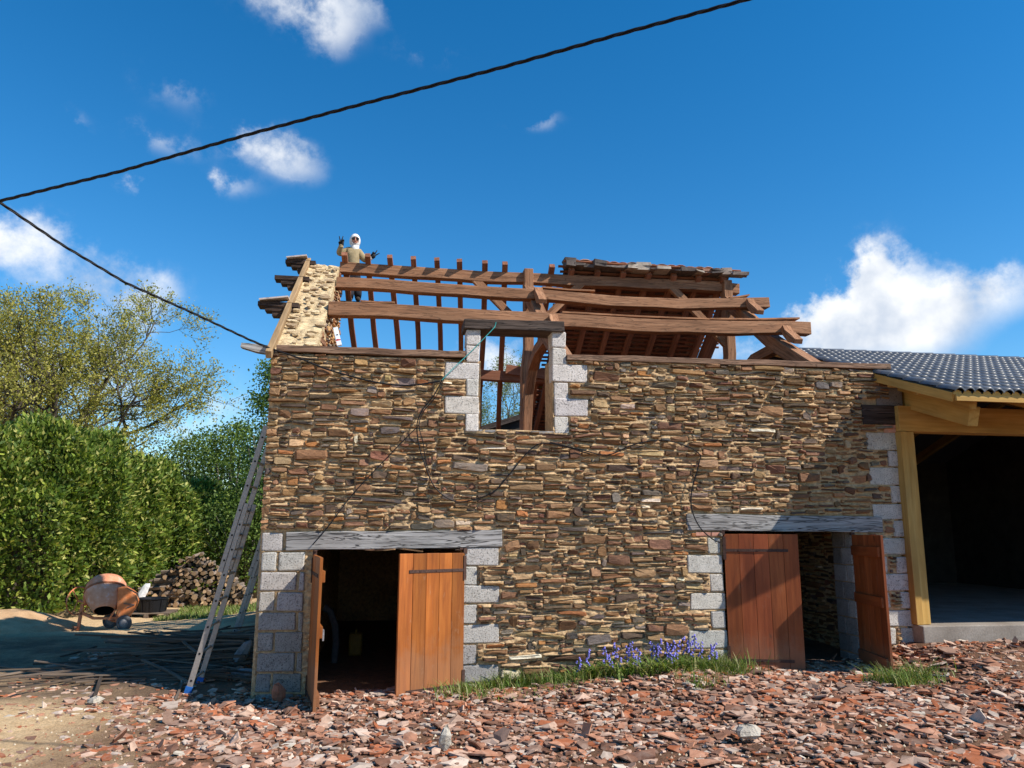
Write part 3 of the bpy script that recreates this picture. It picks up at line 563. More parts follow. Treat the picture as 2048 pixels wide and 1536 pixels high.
        for (y, w) in ((Y3, .2), (Y2, .2)):   # curved cleats that hold the purlins
            z = zf(y); mb = MB(); mb.beam([(kx+.02, y-.02, z+.0), (kx+.02, y-.07, z-.1), (kx+.02, y-.2, z-.21), (kx+.02, y-.36, z-.30)], .12, .1, (1, 0, 0), (1.1, 1.08, 1.05), .04, hs=[.07, .1, .13, .07]); mb.build('purlin_cleat', M['oak'], barn, bevel=.006)
        return kx
    k1 = truss(1056, 540, None, 1); k2 = truss(1452, 560)
    # wind braces in the plane of the ridge
    for (a, b) in (((948, 558), (1012, 622)), ((1165, 566), (1100, 628)), ((1340, 573), (1432, 668))):
        p = onY(*a, YR+.05); q = onY(*b, YR+.05); d = (q-p).normalized(); mb = MB(); mb.beam([p-d*.1, (p+q)/2+Vector((0, 0, .01)), q+d*.25], .09, .12, (0, 1, 0), (1.1, 1.08, 1.05), .04); mb.build('wind_brace', M['oak'], barn, bevel=.006)
    # loose board under the rear purlin
    p = onY(1012, 738, yb-.15); q = onY(1110, 752, yb-.15); mb = MB(); mb.beam([p, q], .03, .17, (0, 1, 0)); mb.build('loose_board', M['rafter'], barn)
    # remaining piece of the rear roof: rafters, laths and old tiles
    xa = onY(1128, 545, YR).x; xb = onY(1448, 560, YR).x+.05
    for i in range(7):
        x = xa+.12+(xb-xa-.2)*i/6; mb = MB(); mb.beam([(x, YR-.06, ZR+.09), (x+.02, 4.6, zr(4.6)+.05), (x, 6.9, zr(6.9)+.02)], .085, .085, (1, 0, 0), (1.1, 1.1, 1.1), .06); mb.build('rafter', M['rafter'], barn)
    def rear_at(x, d): return Vector((x, YR+d, zr(YR+d)))
    lath = MB(); tl = MB(); rnd = random.Random(3)
    nr = Vector((0, SL, 1)).normalized()
    for j in range(45):
        d = -.12+j*.085; e0 = xa-rnd.uniform(0, .12); e1 = xb+rnd.uniform(.05, .45) if rnd.random() < .75 else xb
        pts = [Vector((e0+(e1-e0)*k/6, YR+d+rnd.uniform(-.012, .012), zr(YR+d)+.112+rnd.uniform(-.006, .006))) for k in range(7)]
        lath.beam(pts, .038, .02, (0, 1, -SL), (1., .9, .8), .1)
    lath.build('laths', M['rafter'], barn, kind='stuff')
    for j in range(22):
        d = -.06+j*.17; x = xa+rnd.uniform(0, .15)
        while x < xb-.05:
            w = rnd.uniform(.15, .19); z0 = .135+rnd.uniform(0, .02); c = rnd.choice([(.3, .13, .08), (.22, .1, .07), (.36, .2, .14), (.16, .1, .08)])
            P = [Vector((x+a*w, YR+d+b, zr(YR+d+b)+z0+(.03 if b < .1 else .012)+.02*math.sin(a*math.pi))) for b in (-.02, .24) for a in (0, .33, .67, 1)]
            vs = P+[p+nr*.014 for p in P]
            fs = [(0, 1, 5, 4), (1, 2, 6, 5), (2, 3, 7, 6), (8, 12, 13, 9), (9, 13, 14, 10), (10, 14, 15, 11), (0, 8, 9, 1), (1, 9, 10, 2), (2, 10, 11, 3), (4, 5, 13, 12), (5, 6, 14, 13), (6, 7, 15, 14), (0, 4, 12, 8), (3, 11, 15, 7)]
            tl.add(vs, fs, None, c); x += w*.98
    tl.build('old_roof_tiles', M['shard'], barn, kind='stuff')
    # broken tiles and lumps along the top of that piece
    x = xa
    while x < xb+.1:
        w = rnd.uniform(.12, .3); h = rnd.uniform(.03, .075); y = YR-.06+rnd.uniform(-.05, .04); z = ZR+.115; c = rnd.choice([(.3, .17, .12), (.24, .19, .16), (.4, .34, .28), (.12, .1, .09)])
        for L in range(rnd.randint(1, 2)):
            mb = MB(); mb.box((x, y-.12, z+L*h), (x+w, y+.14, z+h*(L+1)), c, 0, .016); mb.build('ridge_tile_fragment', M['shard'], barn)
        x += w*.93
    return Y3, Y2
Y3, Y2 = build_timbers()

def build_gables():
    # left gable: sloped lime top, rough inner face
    def gable(name, xo, xi, ztop_front, dens, full=True):
        """wall between x = xo (outside) and xi (inside)"""
        ys = np.linspace(.02 if full else TH, DEPTH, 150); sec = []
        top = np.where(ys < YR, ZE-.02+SL*(ys-YE), ZR-SL*(ys-YR))-.02 if full else np.full_like(ys, ztop_front)
        top = np.minimum(top, ZR-.06) if full else top
        if full: top = np.where(ys > 3.62, 2.3, top+np.where(ys > 3.4, .1*vnoise(ys, ys*0, 6, 77), 0))
        us = np.linspace(0, 1, 26); V = []
        X, Yg = np.meshgrid(xo+(xi-xo)*us, ys); T = np.repeat(top[:, None], 26, 1)
        Zt = T+.085*vnoise(X, Yg*2.2, 11, 51, 3)+.04*vnoise(X, Yg, 2.2, 52)
        # inner face
        zs = np.linspace(0, 1, 60); Yi, Kz = np.meshgrid(ys, zs); Zi = -.4+(Zt[:, -1][None, :]+.4)*Kz; Xi = xi+.04*vnoise(Yi, Zi*1.5, 8, 61, 3)*np.where(Kz < .98, 1, 0)*(1 if xi > xo else 1)
        Xo = np.full_like(Yi, xo); parts = []; V1 = np.stack([X, Yg, Zt], -1).reshape(-1, 3); n1 = len(V1)
        def q(nr, nc, o): i = np.arange(nr*nc).reshape(nr, nc)+o; return np.stack([i[:-1, :-1], i[:-1, 1:], i[1:, 1:], i[1:, :-1]], -1).reshape(-1, 4)
        V2 = np.stack([Xi, Yi, Zi], -1).reshape(-1, 3); V3 = np.stack([Xo, Yi, -.4+(Zt[:, 0][None, :]+.4)*Kz], -1).reshape(-1, 3)
        V4 = np.array([[xo, ys[0], -.4], [xi, ys[0], -.4], [xi, ys[0], Zt[0, -1]], [xo, ys[0], Zt[0, 0]], [xo, DEPTH, -.4], [xi, DEPTH, -.4], [xi, DEPTH, Zt[-1, -1]], [xo, DEPTH, Zt[-1, 0]]]); o = n1+len(V2)+len(V3)
        Fq = np.concatenate([q(len(ys), 26, 0), q(60, len(ys), n1)[:, ::-1], q(60, len(ys), n1+len(V2)), np.array([[o, o+1, o+2, o+3], [o+4, o+7, o+6, o+5]])])
        return nmesh(name, np.concatenate([V1, V2, V3, V4]), Fq, M['gable'], None, barn, True), top, ys
    gl, top, ys = gable('gable_wall', -.005, .45, 0, 1)
    rnd = random.Random(9); mb = MB()
    fr = (Vector((.45, 0, 0)), Vector((0, 1, 0)), Vector((0, 0, 1)), Vector((1, 0, 0)))
    for r in pack(.5, 3.58, 3.3, 5.7, 1.0, rnd):
        yc = (r[0]+r[1])/2; t = zf(yc) if yc < YR else zr(yc)
        if r[3] < t-.16 and rnd.random() < .8:
            vs, fs = stone_geo(r, fr, (.0, .03), rnd=rnd); mb.add(vs, fs, None, tuple(min(.7, q*1.8) for q in pal_pick(rnd)))
    mb.build('small_stones', M['stone'], gl, kind='stuff')
    mb = MB()   # cream stones bedded in the sloping top
    for k in range(70):
        y = rnd.uniform(.25, 3.0); x = rnd.uniform(.03, .42); z = zf(y)+.0; w = rnd.uniform(.05, .16); d = rnd.uniform(.015, .035)
        pts = [Vector((x+w*rnd.uniform(.35, .55)*math.cos(a), y+d*rnd.uniform(.7, 1.2)*math.sin(a), zf(y+d*math.sin(a))-.03+rnd.uniform(-.006, .01))) for a in [i*math.pi/4 for i in range(8)]]
        up = Vector((0, 0, rnd.uniform(.01, .028))); vs = pts+[p+up+Vector((0, -.012, 0)) for p in pts]; fs = [tuple(range(8, 16))]+[(i, (i+1) % 8, 8+(i+1) % 8, 8+i) for i in range(8)]
        mb.add(vs, fs, None, rnd.choice([(.6, .44, .25), (.52, .38, .22), (.66, .51, .31), (.4, .28, .165)]))
    mb.build('bedded_stones', M['stone'], gl, kind='stuff')
    # right gable (taken down to wall height) and rear wall
    gr, _, _ = gable('side_wall', XR, XR-TH, 3.55, 1, False)
    fr = (Vector((XR-TH, 0, 0)), Vector((0, 1, 0)), Vector((0, 0, 1)), Vector((-1, 0, 0))); mb = MB()
    for r in pack(TH+.05, 4.4, -.2, 2.1, 1.1, rnd):
        vs, fs = stone_geo(r, fr, (.0, .03), rnd=rnd); fs = [q[::-1] for q in fs]; mb.add(vs, fs, None, pal_pick(rnd))
    mb.build('small_stones', M['stone'], gr, kind='stuff')
    mb = MB(); mb.box((.45, DEPTH-TH, -.4), (XR-TH, DEPTH, 2.34)); mb.build('rear_wall', M['mortar'], barn)
    # attic floor
    for i in range(24):
        x = .47+i*(XR-TH-.49)/24; mb = MB(); mb.box((x, TH+.01, 2.28+rf(0, .004)), (x+(XR-TH-.49)/24-.003, DEPTH-TH-.01, 2.32), (rf(.8, 1.1),)*3, 1); mb.build('floor_board', M['rafter'], barn)
    # partition between the two rooms
    mb = MB(); mb.box((3.5, TH, -.3), (3.75, DEPTH-TH, 2.27)); mb.build('partition_wall', M['mortar'], barn)
    mb = MB(); mb.box((.46, .05, -.2), (3.5, DEPTH-TH, .005), (.5, .45, .42)); mb.box((3.75, .05, .0), (XR-TH, DEPTH-TH, .2), (.5, .45, .42)); mb.build('earth_floor', M['yard'], barn)
    # verge board on the slope's outer edge
    pts = [(-.02, y, zf(y)+.015) for y in np.linspace(-.12, YR-.05, 7)]; mb = MB(); mb.beam(pts, .065, .09, (1, 0, 0), (.66, .6, .54), .08); mb.build('verge_board', M['verge'], barn, bevel=.006)
    # stepped stubs of the old roof overhang
    for (y, tiles, ln) in ((1.35, 1, .36), (2.35, 0, .33), (3.08, 1, .3)):
        for k in range(3):
            l = ln-k*.09; z = zf(y)-.02-.06*k; mb = MB(); mb.beam([(-.05-l, y, z), (.1, y, z)], .2-.03*k, .058, (0, 1, 0), (.8, .7, .65), .04); mb.build('overhang_stub', M['dark_wood'], barn)
        if tiles:
            mb = MB(); mb.beam([(-.05-ln+.02, y-.06, zf(y)+.022), (-.03, y-.06, zf(y)+.075)], .2, .02, (0, 1, 0), (.5, .42, .38), .1); mb.build('tile_fragment', M['shard'], barn)
build_gables()

def build_doors():
    def leaf(hx, z0, z1, w, ang, hand, mat, label, th=.032, straps=True, back=False, nplank=5, jamb_y=-.01):
        """plank door leaf hinged at x = hx; hand +1: runs towards +x from the hinge when closed; ang: degrees swung out to the yard"""
        d = thing_part('door', barn); d['label'] = label
        a = R(ang); U = Vector((hand*math.cos(a), -math.sin(a), 0)); Nn = Vector((-hand*math.sin(a) if hand > 0 else math.sin(a), -math.cos(a), 0)) # Nn: outer face
        Nn = Vector((0, 0, 1)).cross(U); Nn = Nn if Nn.y < 0 or ang > 89 else -Nn
        if hand > 0: Nn = Vector((-math.sin(a), -math.cos(a), 0))
        else: Nn = Vector((math.sin(a), -math.cos(a), 0))
        O = Vector((hx, jamb_y, 0)); return d, O, U, Nn
    def slab(mb, O, U, Nn, u0, u1, z0, z1, n0, n1, c=(1, 1, 1), vert=True, zsl=0):
        vs = [O+U*u+Nn*n+Vector((0, 0, z)) for u in (u0, u1) for n in (n0, n1) for z in (z0, z1)]; o = rf(0, 40)
        g = [((z+o, u+o*.3, n) if vert else (u+o, z, n)) for u in (u0, u1) for n in (n0, n1) for z in (z0, z1)]
        mb.add(vs, BOXF, g, c)
    def thing_part(name, parent):
        me = bpy.data.meshes.new(name); o = bpy.data.objects.new(name, me); COL.objects.link(o); adopt(o, parent); return o
    def make(hx, z0, z1, w, ang, hand, mat, label, nplank=5, straps='out', knob=False, tint=1.):
        d, O, U, Nn = leaf(hx, z0, z1, w, ang, hand, mat, label)
        # frame boards behind the planks are the door's own mesh
        for zz in (z0+.14, (z0+z1)/2, z1-.24):
            mb = MB(); slab(mb, O, U, Nn, .03, w-.03, zz, zz+.11, -.034, -.004, (tint*.9,)*3, False); mb.build('ledge', mat, d, bevel=.003)
        pw = w/nplank
        for i in range(nplank):
            mb = MB(); k = rf(.74, 1.2)*tint; slab(mb, O, U, Nn, i*pw+.0015, (i+1)*pw-.0015, z0+rf(-.004, .004), z1+rf(-.002, .002), -.003, .027+rf(-.001, .0015), (k, k*rf(.93, 1.05), k*rf(.9, 1.1)))
            mb.build('plank', mat, d, bevel=.003)
        sgn = (.027, .034) if straps == 'out' else (-.041, -.034)
        for zz in (z1-.2, z0+.13):
            mb = MB(); slab(mb, O, U, Nn, -.01, w*.86, zz, zz+.032, sgn[0], sgn[1], (1, 1, 1), False); slab(mb, O, U, Nn, -.015, .02, zz-.09, zz+.17, sgn[0]+.001, sgn[1]+.004)
            for q in (.2, .45, .7): slab(mb, O, U, Nn, q*w-.007, q*w+.007, zz+.009, zz+.023, sgn[0], sgn[1]+.005)
            mb.build('strap_hinge', M['iron'], d)
        mb = MB(); slab(mb, O, U, Nn, -.03, .015, z1-.01, z1+.05, -.01, .03); slab(mb, O, U, Nn, -.1, .06, z1+.035, z1+.05, -.01, .02); mb.build('hinge_pin', M['iron'], d)
        if knob:
            mb = MB(); slab(mb, O, U, Nn, w-.12, w-.03, .66, .76, -.05, -.034); mb.build('lock', M['grey_rock'], d)
        return d
    z1 = D1[3]-.02
    make(D1[1]+.0, -.06, z1, .80, 27, -1, M['door'], 'orange brown right leaf of the left doorway, ajar', 5)
    make(D1[0]+.02, -.08, z1-.02, .80, 80, 1, M['door'], 'orange brown left leaf of the left doorway, swung wide open', 5, knob=True, tint=.9)
    z1 = D2[3]-.015
    make(D2[0]+.01, .13, z1, .83, 17, 1, M['door2'], 'red brown left leaf of the right doorway, ajar', 5)
    make(D2[1]-.03, .12, z1, .80, 79, -1, M['door2'], 'red brown right leaf of the right doorway, swung wide open', 5, tint=.92)
build_doors()

# ------------------------------------------------------------------ the open-fronted hangar on the right
def build_annex():
    an = thing('open_hangar', 'open fronted hangar with blue grey tiled roof and yellow timbers, right of the barn', 'hangar', (8, 0, .4))
    x0 = 7.3; x1 = 13.2; _e = on(1905, 780, 0, x0); _r = on(1545, 697, 0, x0); ye, ze = _e.y, _e.z; yr = _r.y; zr_ = _r.z; s = (zr_-ze)/(yr-ye); xl = 7.56
    def zs(y): return ze+s*(y-ye)
    # roof deck (boards seen from below)
    mb = MB()
    n = 28
    for i in range(n):
        y0 = ye+.02+(yr-ye-.02)*i/n; y1 = y0+(yr-ye-.02)/n-.004
        vs = [Vector((x, y, zs(y)-.055+dz)) for x in (x0+.03, x1) for y in (y0, y1) for dz in (-.02, 0)]
        b = MB(); k = rf(.85, 1.1); b.add(vs, BOXF, [(p.x+i*3, p.y, p.z) for p in vs], (k, k, k)); b.build('roof_board', M['pine'], an)
    b = MB(); vs = [Vector((x, y, zs(2*yr-y)-.075+dz)) for x in (x0+.03, x1) for y in (yr, 6.6) for dz in (0, .09)]; b.add(vs, BOXF, None); b.build('rear_roof', M['tile'], an)
    # rafters with tails in front of the header
    for i, x in enumerate((7.66, 8.55, 9.5, 10.45, 11.4, 12.3)):
        b = MB(); b.beam([(x, yy, zs(yy)-.155) for yy in (ye+.14, yr)], .085, .15, (1, 0, 0), (1, 1, 1), .01); b.build('rafter', M['pine'], an, bevel=.004)
        b = MB(); b.beam([(x, yr, zr_-.155), (x, 6.3, zs(2*yr-6.3)-.155)], .085, .15, (1, 0, 0), (1, 1, 1), .01); b.build('rafter', M['pine'], an)
    # heavy brackets under the tails
    for x in (7.78, 9.62, 11.5):
        b = MB(); b.beam([(x, ye+.3, zs(ye+.3)-.34), (x, .6, zs(.6)-.34)], .13, .22, (1, 0, 0), (1.05, 1.05, 1), .005); b.build('bracket_beam', M['pine'], an, bevel=.005)
    for y in (-.75, -.25, .9, 1.7):
        b = MB(); b.beam([(x0+.05, y, zs(y)-.115), (x1, y, zs(y)-.115)], .1, .07, (0, 1, 0)); b.build('purlin', M['pine'], an)
    # verge and eave boards
    b = MB(); b.beam([(x0+.02, ye+.03, ze-.07), (x0+.02, yr, zr_-.07)], .03, .1, (1, 0, 0), (1.1, 1.1, 1.05)); b.build('verge_board', M['pine'], an, bevel=.003)
    b = MB(); b.box((x0+.04, ye+.0, ze-.115), (x1, ye+.03, ze-.045), (1.1, 1.1, 1.1)); b.build('fascia_board', M['pine'], an, bevel=.003)
    # header, posts
    b = MB(); b.box((xl-.02, -.1, 2.93), (x1, .12, 3.25)); b.build('header_beam', M['pine'], an, bevel=.006)
    pz = .63
    b = MB(); b.box((xl-.03, -.12, pz), (xl+.055, .1, 2.925), (.95, .95, .95), 2); b.build('post', M['pine'], an, bevel=.005)
    b = MB(); b.box((xl+.06, -.1, pz), (xl+.165, .1, 2.925), (1.05, 1.05, 1.05), 2); b.build('post', M['pine'], an, bevel=.005)
    # slab, walls, floor
    b = MB(); b.box((xl-.02, -.2, -.4), (x1+.3, 6.5, pz-.004), (1, 1, 1), 0); b.build('concrete_slab', M['slab'], an, bevel=.012)
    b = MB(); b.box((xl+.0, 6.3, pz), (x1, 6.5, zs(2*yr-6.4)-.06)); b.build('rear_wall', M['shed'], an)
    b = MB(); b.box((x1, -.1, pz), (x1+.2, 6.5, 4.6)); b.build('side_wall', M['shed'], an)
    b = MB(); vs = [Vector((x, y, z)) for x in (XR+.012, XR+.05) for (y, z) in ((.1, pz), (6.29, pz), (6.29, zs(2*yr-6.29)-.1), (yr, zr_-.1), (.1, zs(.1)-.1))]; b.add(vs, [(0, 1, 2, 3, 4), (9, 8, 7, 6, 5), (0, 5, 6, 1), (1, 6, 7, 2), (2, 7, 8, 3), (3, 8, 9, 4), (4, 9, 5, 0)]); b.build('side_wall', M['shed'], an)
    # tiles: two rolls each
    tw, tl = .236, .29; rows = int((yr-ye)/tl)+1; cols = int((12.3-x0)/tw)
    b = MB(); seg = 12; prof = []
    for k in range(seg+1): u = k/seg; ph = (u*2) % 1. if u < 1 else 1.; prof.append((u*(tw+.012), .042*max(0, math.sin(math.pi*((u*2) % 1. if u < 1 else 1.)))**.8))
    V = []; ny = 3
    for j, (yy, lift, dz) in enumerate(((0, .018, 0), (tl*.55, .009, 0), (tl+.03, -.002, 0))):
        for (u, h) in prof: V.append((u, yy, h+lift))
    nb = len(V)
    for (u, h) in prof: V.append((u, 0, h-.002))
    Fa = [(j*(seg+1)+k, j*(seg+1)+k+1, (j+1)*(seg+1)+k+1, (j+1)*(seg+1)+k) for j in range(2) for k in range(seg)]+[(nb+k, nb+k+1, k+1, k) for k in range(seg)]
    b.add(V, Fa); t0 = b.build('roof_tile', M['tile'], None, True); me = t0.data; bpy.data.objects.remove(t0)
    roof = MB(); roof.box((x0+.04, ye+.03, 0), (x0+.05, ye+.04, .001))
    deck = MB(); vs = [Vector((x, y, zs(y)-.05+dz)) for x in (x0+.04, x1) for y in (ye+.02, yr) for dz in (0, .035)]; deck.add(vs, BOXF); dk = deck.build('roof_underlay', M['tile'], an)
    ang = math.atan(s); cnt = []
    vis = []
    for r_ in range(rows):
        for c_ in range(cols): vis.append((r_*.7+c_, r_, c_))
    vis.sort(); rest = MB()
    for i, (_, r_, c_) in enumerate(vis):
        y = ye-.03+r_*tl*math.cos(ang)*1.0; x = x0+c_*tw
        if y > yr-.05: continue
        mat = Matrix.Translation((x, y, zs(y)-.012+rf(-.002, .002))) @ Matrix.Rotation(ang, 4, 'X')
        if len(cnt) < 300:
            o = bpy.data.objects.new('roof_tile', me); COL.objects.link(o); adopt(o, dk); o.matrix_basis = mat; cnt.append(o)
        else: rest.add([mat @ Vector(q) for q in V], Fa)
    if rest.f: rest.build('far_roof_tiles', M['tile'], dk, True, kind='stuff')
    # scalloped closure strip under the first row of tiles, ridge caps
    b = MB()
    for k in range(int((12.3-x0)/(tw/2))):
        x = x0+.0+k*tw/2; n = 6; P = [(x+tw/2*i/n, .045*math.sin(math.pi*i/n)**.8) for i in range(n+1)]
        vs = [Vector((u, ye+.0+yy, ze-.048)) for yy in (0, .02) for (u, h) in P]+[Vector((u, ye+yy, ze-.045+h+.006)) for yy in (0, .02) for (u, h) in P]; m = n+1
        b.add(vs, [(i, i+1, 2*m+i+1, 2*m+i) for i in range(n)]+[(m+i, 3*m+i, 3*m+i+1, m+i+1) for i in range(n)], None, (1.2, 1.2, 1.1))
    b.build('eave_closure', M['pine'], an)
    x = x0
    while x < 12.4:
        b = MB(); b.tube([(x, yr, zr_-.02), (x+.42, yr, zr_-.012)], [.05, .056], 12); b.build('ridge_tile', M['tile'], an, True); x += .4
    return an
build_annex()
c = on(1851, 1240, 2, .63); mb = MB(); mb.box((c.x-.03, c.y-.03, .632), (c.x+.03, c.y+.03, .775), (1, 1, 1)); mb.box((c.x-.031, c.y-.031, .66), (c.x+.031, c.y+.031, .72), (.25, .5, 1.))
tag(mb.build('drink_carton', M['paper'], origin=(c.x, c.y, .632)), 'small blue and white carton standing at the foot of the hangar post', 'carton')


# ------------------------------------------------------------------ ladders
def build_ladder(label, foot_px, top_px, y, width, two, length_extra=1.):
    P0 = onY(*foot_px, y); P0.z = G(P0.x, y); P1 = onY(*top_px, y); d = (P1-P0).normalized(); L = (-.03-P0.x)/d.x; n = Vector((-d.z, 0, d.x)).normalized()  # n points up-left, off the wall
    ld = thing('extension_ladder', label, 'ladder', P0)
    def section(a, b, off, name):
        for k, yy in enumerate((y, y+width)):
            mb = MB(); mb.beam([P0+d*a+n*off+Vector((0, yy-y, 0)), P0+d*b+n*off+Vector((0, yy-y, 0))],   .025, .058, (0, 1, 0)); o = mb.build(name, M['alu'], ld, bevel=.003)
            hb = MB(); t = a+.13
            while t < b-.05: p = P0+d*t+n*off+Vector((0, yy-y-.0135, 0)); hb.tube([p, p+Vector((0, -.002, 0))], .012, 8); t += .28
            hb.build('rung_ends', M['black_plastic'], o, kind='stuff')
            if a == 0:
                mb = MB(); mb.beam([P0+d*-.02+Vector((0, yy-y, 0)), P0+d*.07+Vector((0, yy-y, 0))], .035, .07, (0, 1, 0)); mb.build('rubber_foot', M['blue_plastic'], ld)
        t = a+.13
        while t < b-.05:
            p = P0+d*t+n*off; mb = MB(); mb.tube([p+Vector((0, .012, 0)), p+Vector((0, width-.012, 0))], .015, 6); mb.build('rung', M['alu'], ld, True); t += .28
    section(0, two, 0, 'rail'); section(two*.62, L, .045, 'fly_rail')
build_ladder('long aluminium extension ladder with blue feet leaning against the left gable', (377, 1362), (547, 832), .38, .52, 2.05)
build_ladder('smaller aluminium ladder leaning on the gable behind the long one', (466, 1253), (520, 1105), 4.6, .4, 1.6, 0)

# ------------------------------------------------------------------ cement mixer
def build_mixer():
    Y = 6.95; q = lambda px, py, dy=0.: onY(px, py, Y+dy)
    base = q(210, 1250); gr0 = G(base.x, Y); dz = gr0-q(210, 1252).z
    Q = lambda px, py, dy=0.: q(px, py, dy)+Vector((0, 0, dz))
    mx = thing('cement_mixer', 'orange cement mixer on two wheels with its drum tipped down, by the hedge', 'cement mixer', (base.x, Y, gr0))
    ax = Vector((-.18, .53, .82)).normalized(); o = Q(209, 1214, -.12); rot = ax.to_track_quat('Z', 'Y').to_matrix().to_4x4(); T = Matrix.Translation(o) @ rot
    mb = MB(); mb.lathe([(.165, 0), (.175, .0), (.2, .03), (.30, .2), (.345, .33), (.35, .36)], 28, T, (.95, 1.45, 2.1)); dr = mb.build('drum', M['mixer'], mx, True)
    mb = MB(); mb.lathe([(.348, .36), (.362, .365), (.362, .4), (.348, .405)], 28, T, (.5, .5, .5)); mb.build('drum_belt', M['mixer'], dr, True)
    mb = MB(); mb.lathe([(.35, .4), (.34, .5), (.28, .6), (.15, .66), (.001, .67)], 28, T, (1, 1.2, 1.5)); mb.build('drum_base', M['mixer'], dr, True)
    mb = MB(); mb.lathe([(.16, .002), (.28, .2), (.33, .35), (.001, .5)], 24, T, (1, 1, 1)); mb.build('drum_lining', M['dark_hole'], dr, True)
    # yoke over the drum
    mb = MB(); mb.tube([Q(172, 1204), Q(170, 1185), Q(178, 1170, .05), Q(195, 1161, .1), Q(215, 1160, .12)], .03, 8); mb.build('yoke', M['mixer'], mx, True)
    # hand wheel
    hub = Q(157, 1194); wn = Vector((.88, -.47, 0)).normalized(); u = Vector((0, 0, 1)); v = wn.cross(u); mb = MB(); rr = .245
    mb.tube([hub+(u*math.cos(a)+v*math.sin(a))*rr for a in [i*math.pi/16 for i in range(33)]], .013, 6, cap=False); hw = mb.build('hand_wheel', M['mixer'], mx, True)
    for k in range(3): a = k*2.094+.6; mb = MB(); mb.tube([hub, hub+(u*math.cos(a)+v*math.sin(a))*rr], .011, 6); mb.build('spoke', M['mixer'], hw, True)
    mb = MB(); mb.tube([hub-wn*.02, Q(174, 1198)], .022, 8); mb.build('axle_shaft', M['mixer'], mx, True)
    # front stand
    mb = MB(); a = Q(166, 1200); b = Q(156, 1257); b.z = gr0; mb.beam([a, b], .05, .05, (0, 1, 0)); mb.build('stand_leg', M['mixer'], mx)
    mb = MB(); c = Q(154, 1246); mb.beam([c+Vector((-.1, .12, 0)), c+Vector((.08, -.25, 0))], .03, .03, (0, 0, 1)); mb.build('stand_foot', M['mixer'], mx)
    mb = MB(); mb.beam([Q(163, 1218), Q(188, 1229), Q(240, 1229)], .05, .045, (0, 1, 0)); mb.build('chassis_bar', M['mixer'], mx)
    mb = MB(); mb.beam([Q(218, 1232, -.1), Q(232, 1212, -.15)], .03, .03, (0, 1, 0)); mb.build('tilt_pedal', M['mixer'], mx)
    # motor housing
    out = [(236, 1167), (253, 1166), (272, 1182), (274, 1196), (268, 1212), (255, 1228), (238, 1231), (234, 1220)]
    mb = MB(); A = [Q(x, y_, -.16) for x, y_ in out]; B = [p+Vector((-.04, .3, 0)) for p in A]; n = len(A)
    mb.add(A+B, [tuple(range(n))[::-1], tuple(range(n, 2*n))]+[(i, (i+1) % n, n+(i+1) % n, n+i) for i in range(n)], None, (1.1, 1.0, .75)); mb.build('motor_housing', M['mixer'], mx, bevel=.012)
    mb = MB(); A = [Q(x, y_, -.17) for x, y_ in ((248, 1200), (270, 1202), (262, 1205), (254, 1208))]; mb.tube(A, .008, 5); mb.build('housing_catch', M['tyre'], mx)
    for (px, dy) in ((220, .22), (248, -.2)):
        c = Q(px, 1246, dy); c.z = gr0+.135; Tm = Matrix.Translation(c) @ Matrix.Rotation(R(90), 4, 'X') @ Matrix.Rotation(R(-12), 4, 'Y')
        mb = MB(); mb.lathe([(.09, -.03), (.125, -.035), (.138, -.02), (.138, .02), (.125, .035), (.09, .03)], 22, Tm); wl = mb.build('wheel', M['tyre'], mx, True)
        mb = MB(); mb.lathe([(.001, -.012), (.03, -.03), (.04, -.012), (.095, -.022), (.095, .02), (.03, .03), (.001, .03)], 18, Tm, (.5, .5, .5)); mb.build('rim', M['grey_rock'], wl, True)
    a = Q(220, 1246, .22); b = Q(248, 1246, -.2); a.z = b.z = gr0+.135; mb = MB(); mb.tube([a, b], .016, 6); mb.beam([(a+b)/2, (a+b)/2+Vector((0, 0, .2))], .05, .05, (0, 1, 0)); mb.build('axle', M['mixer'], mx)
build_mixer()

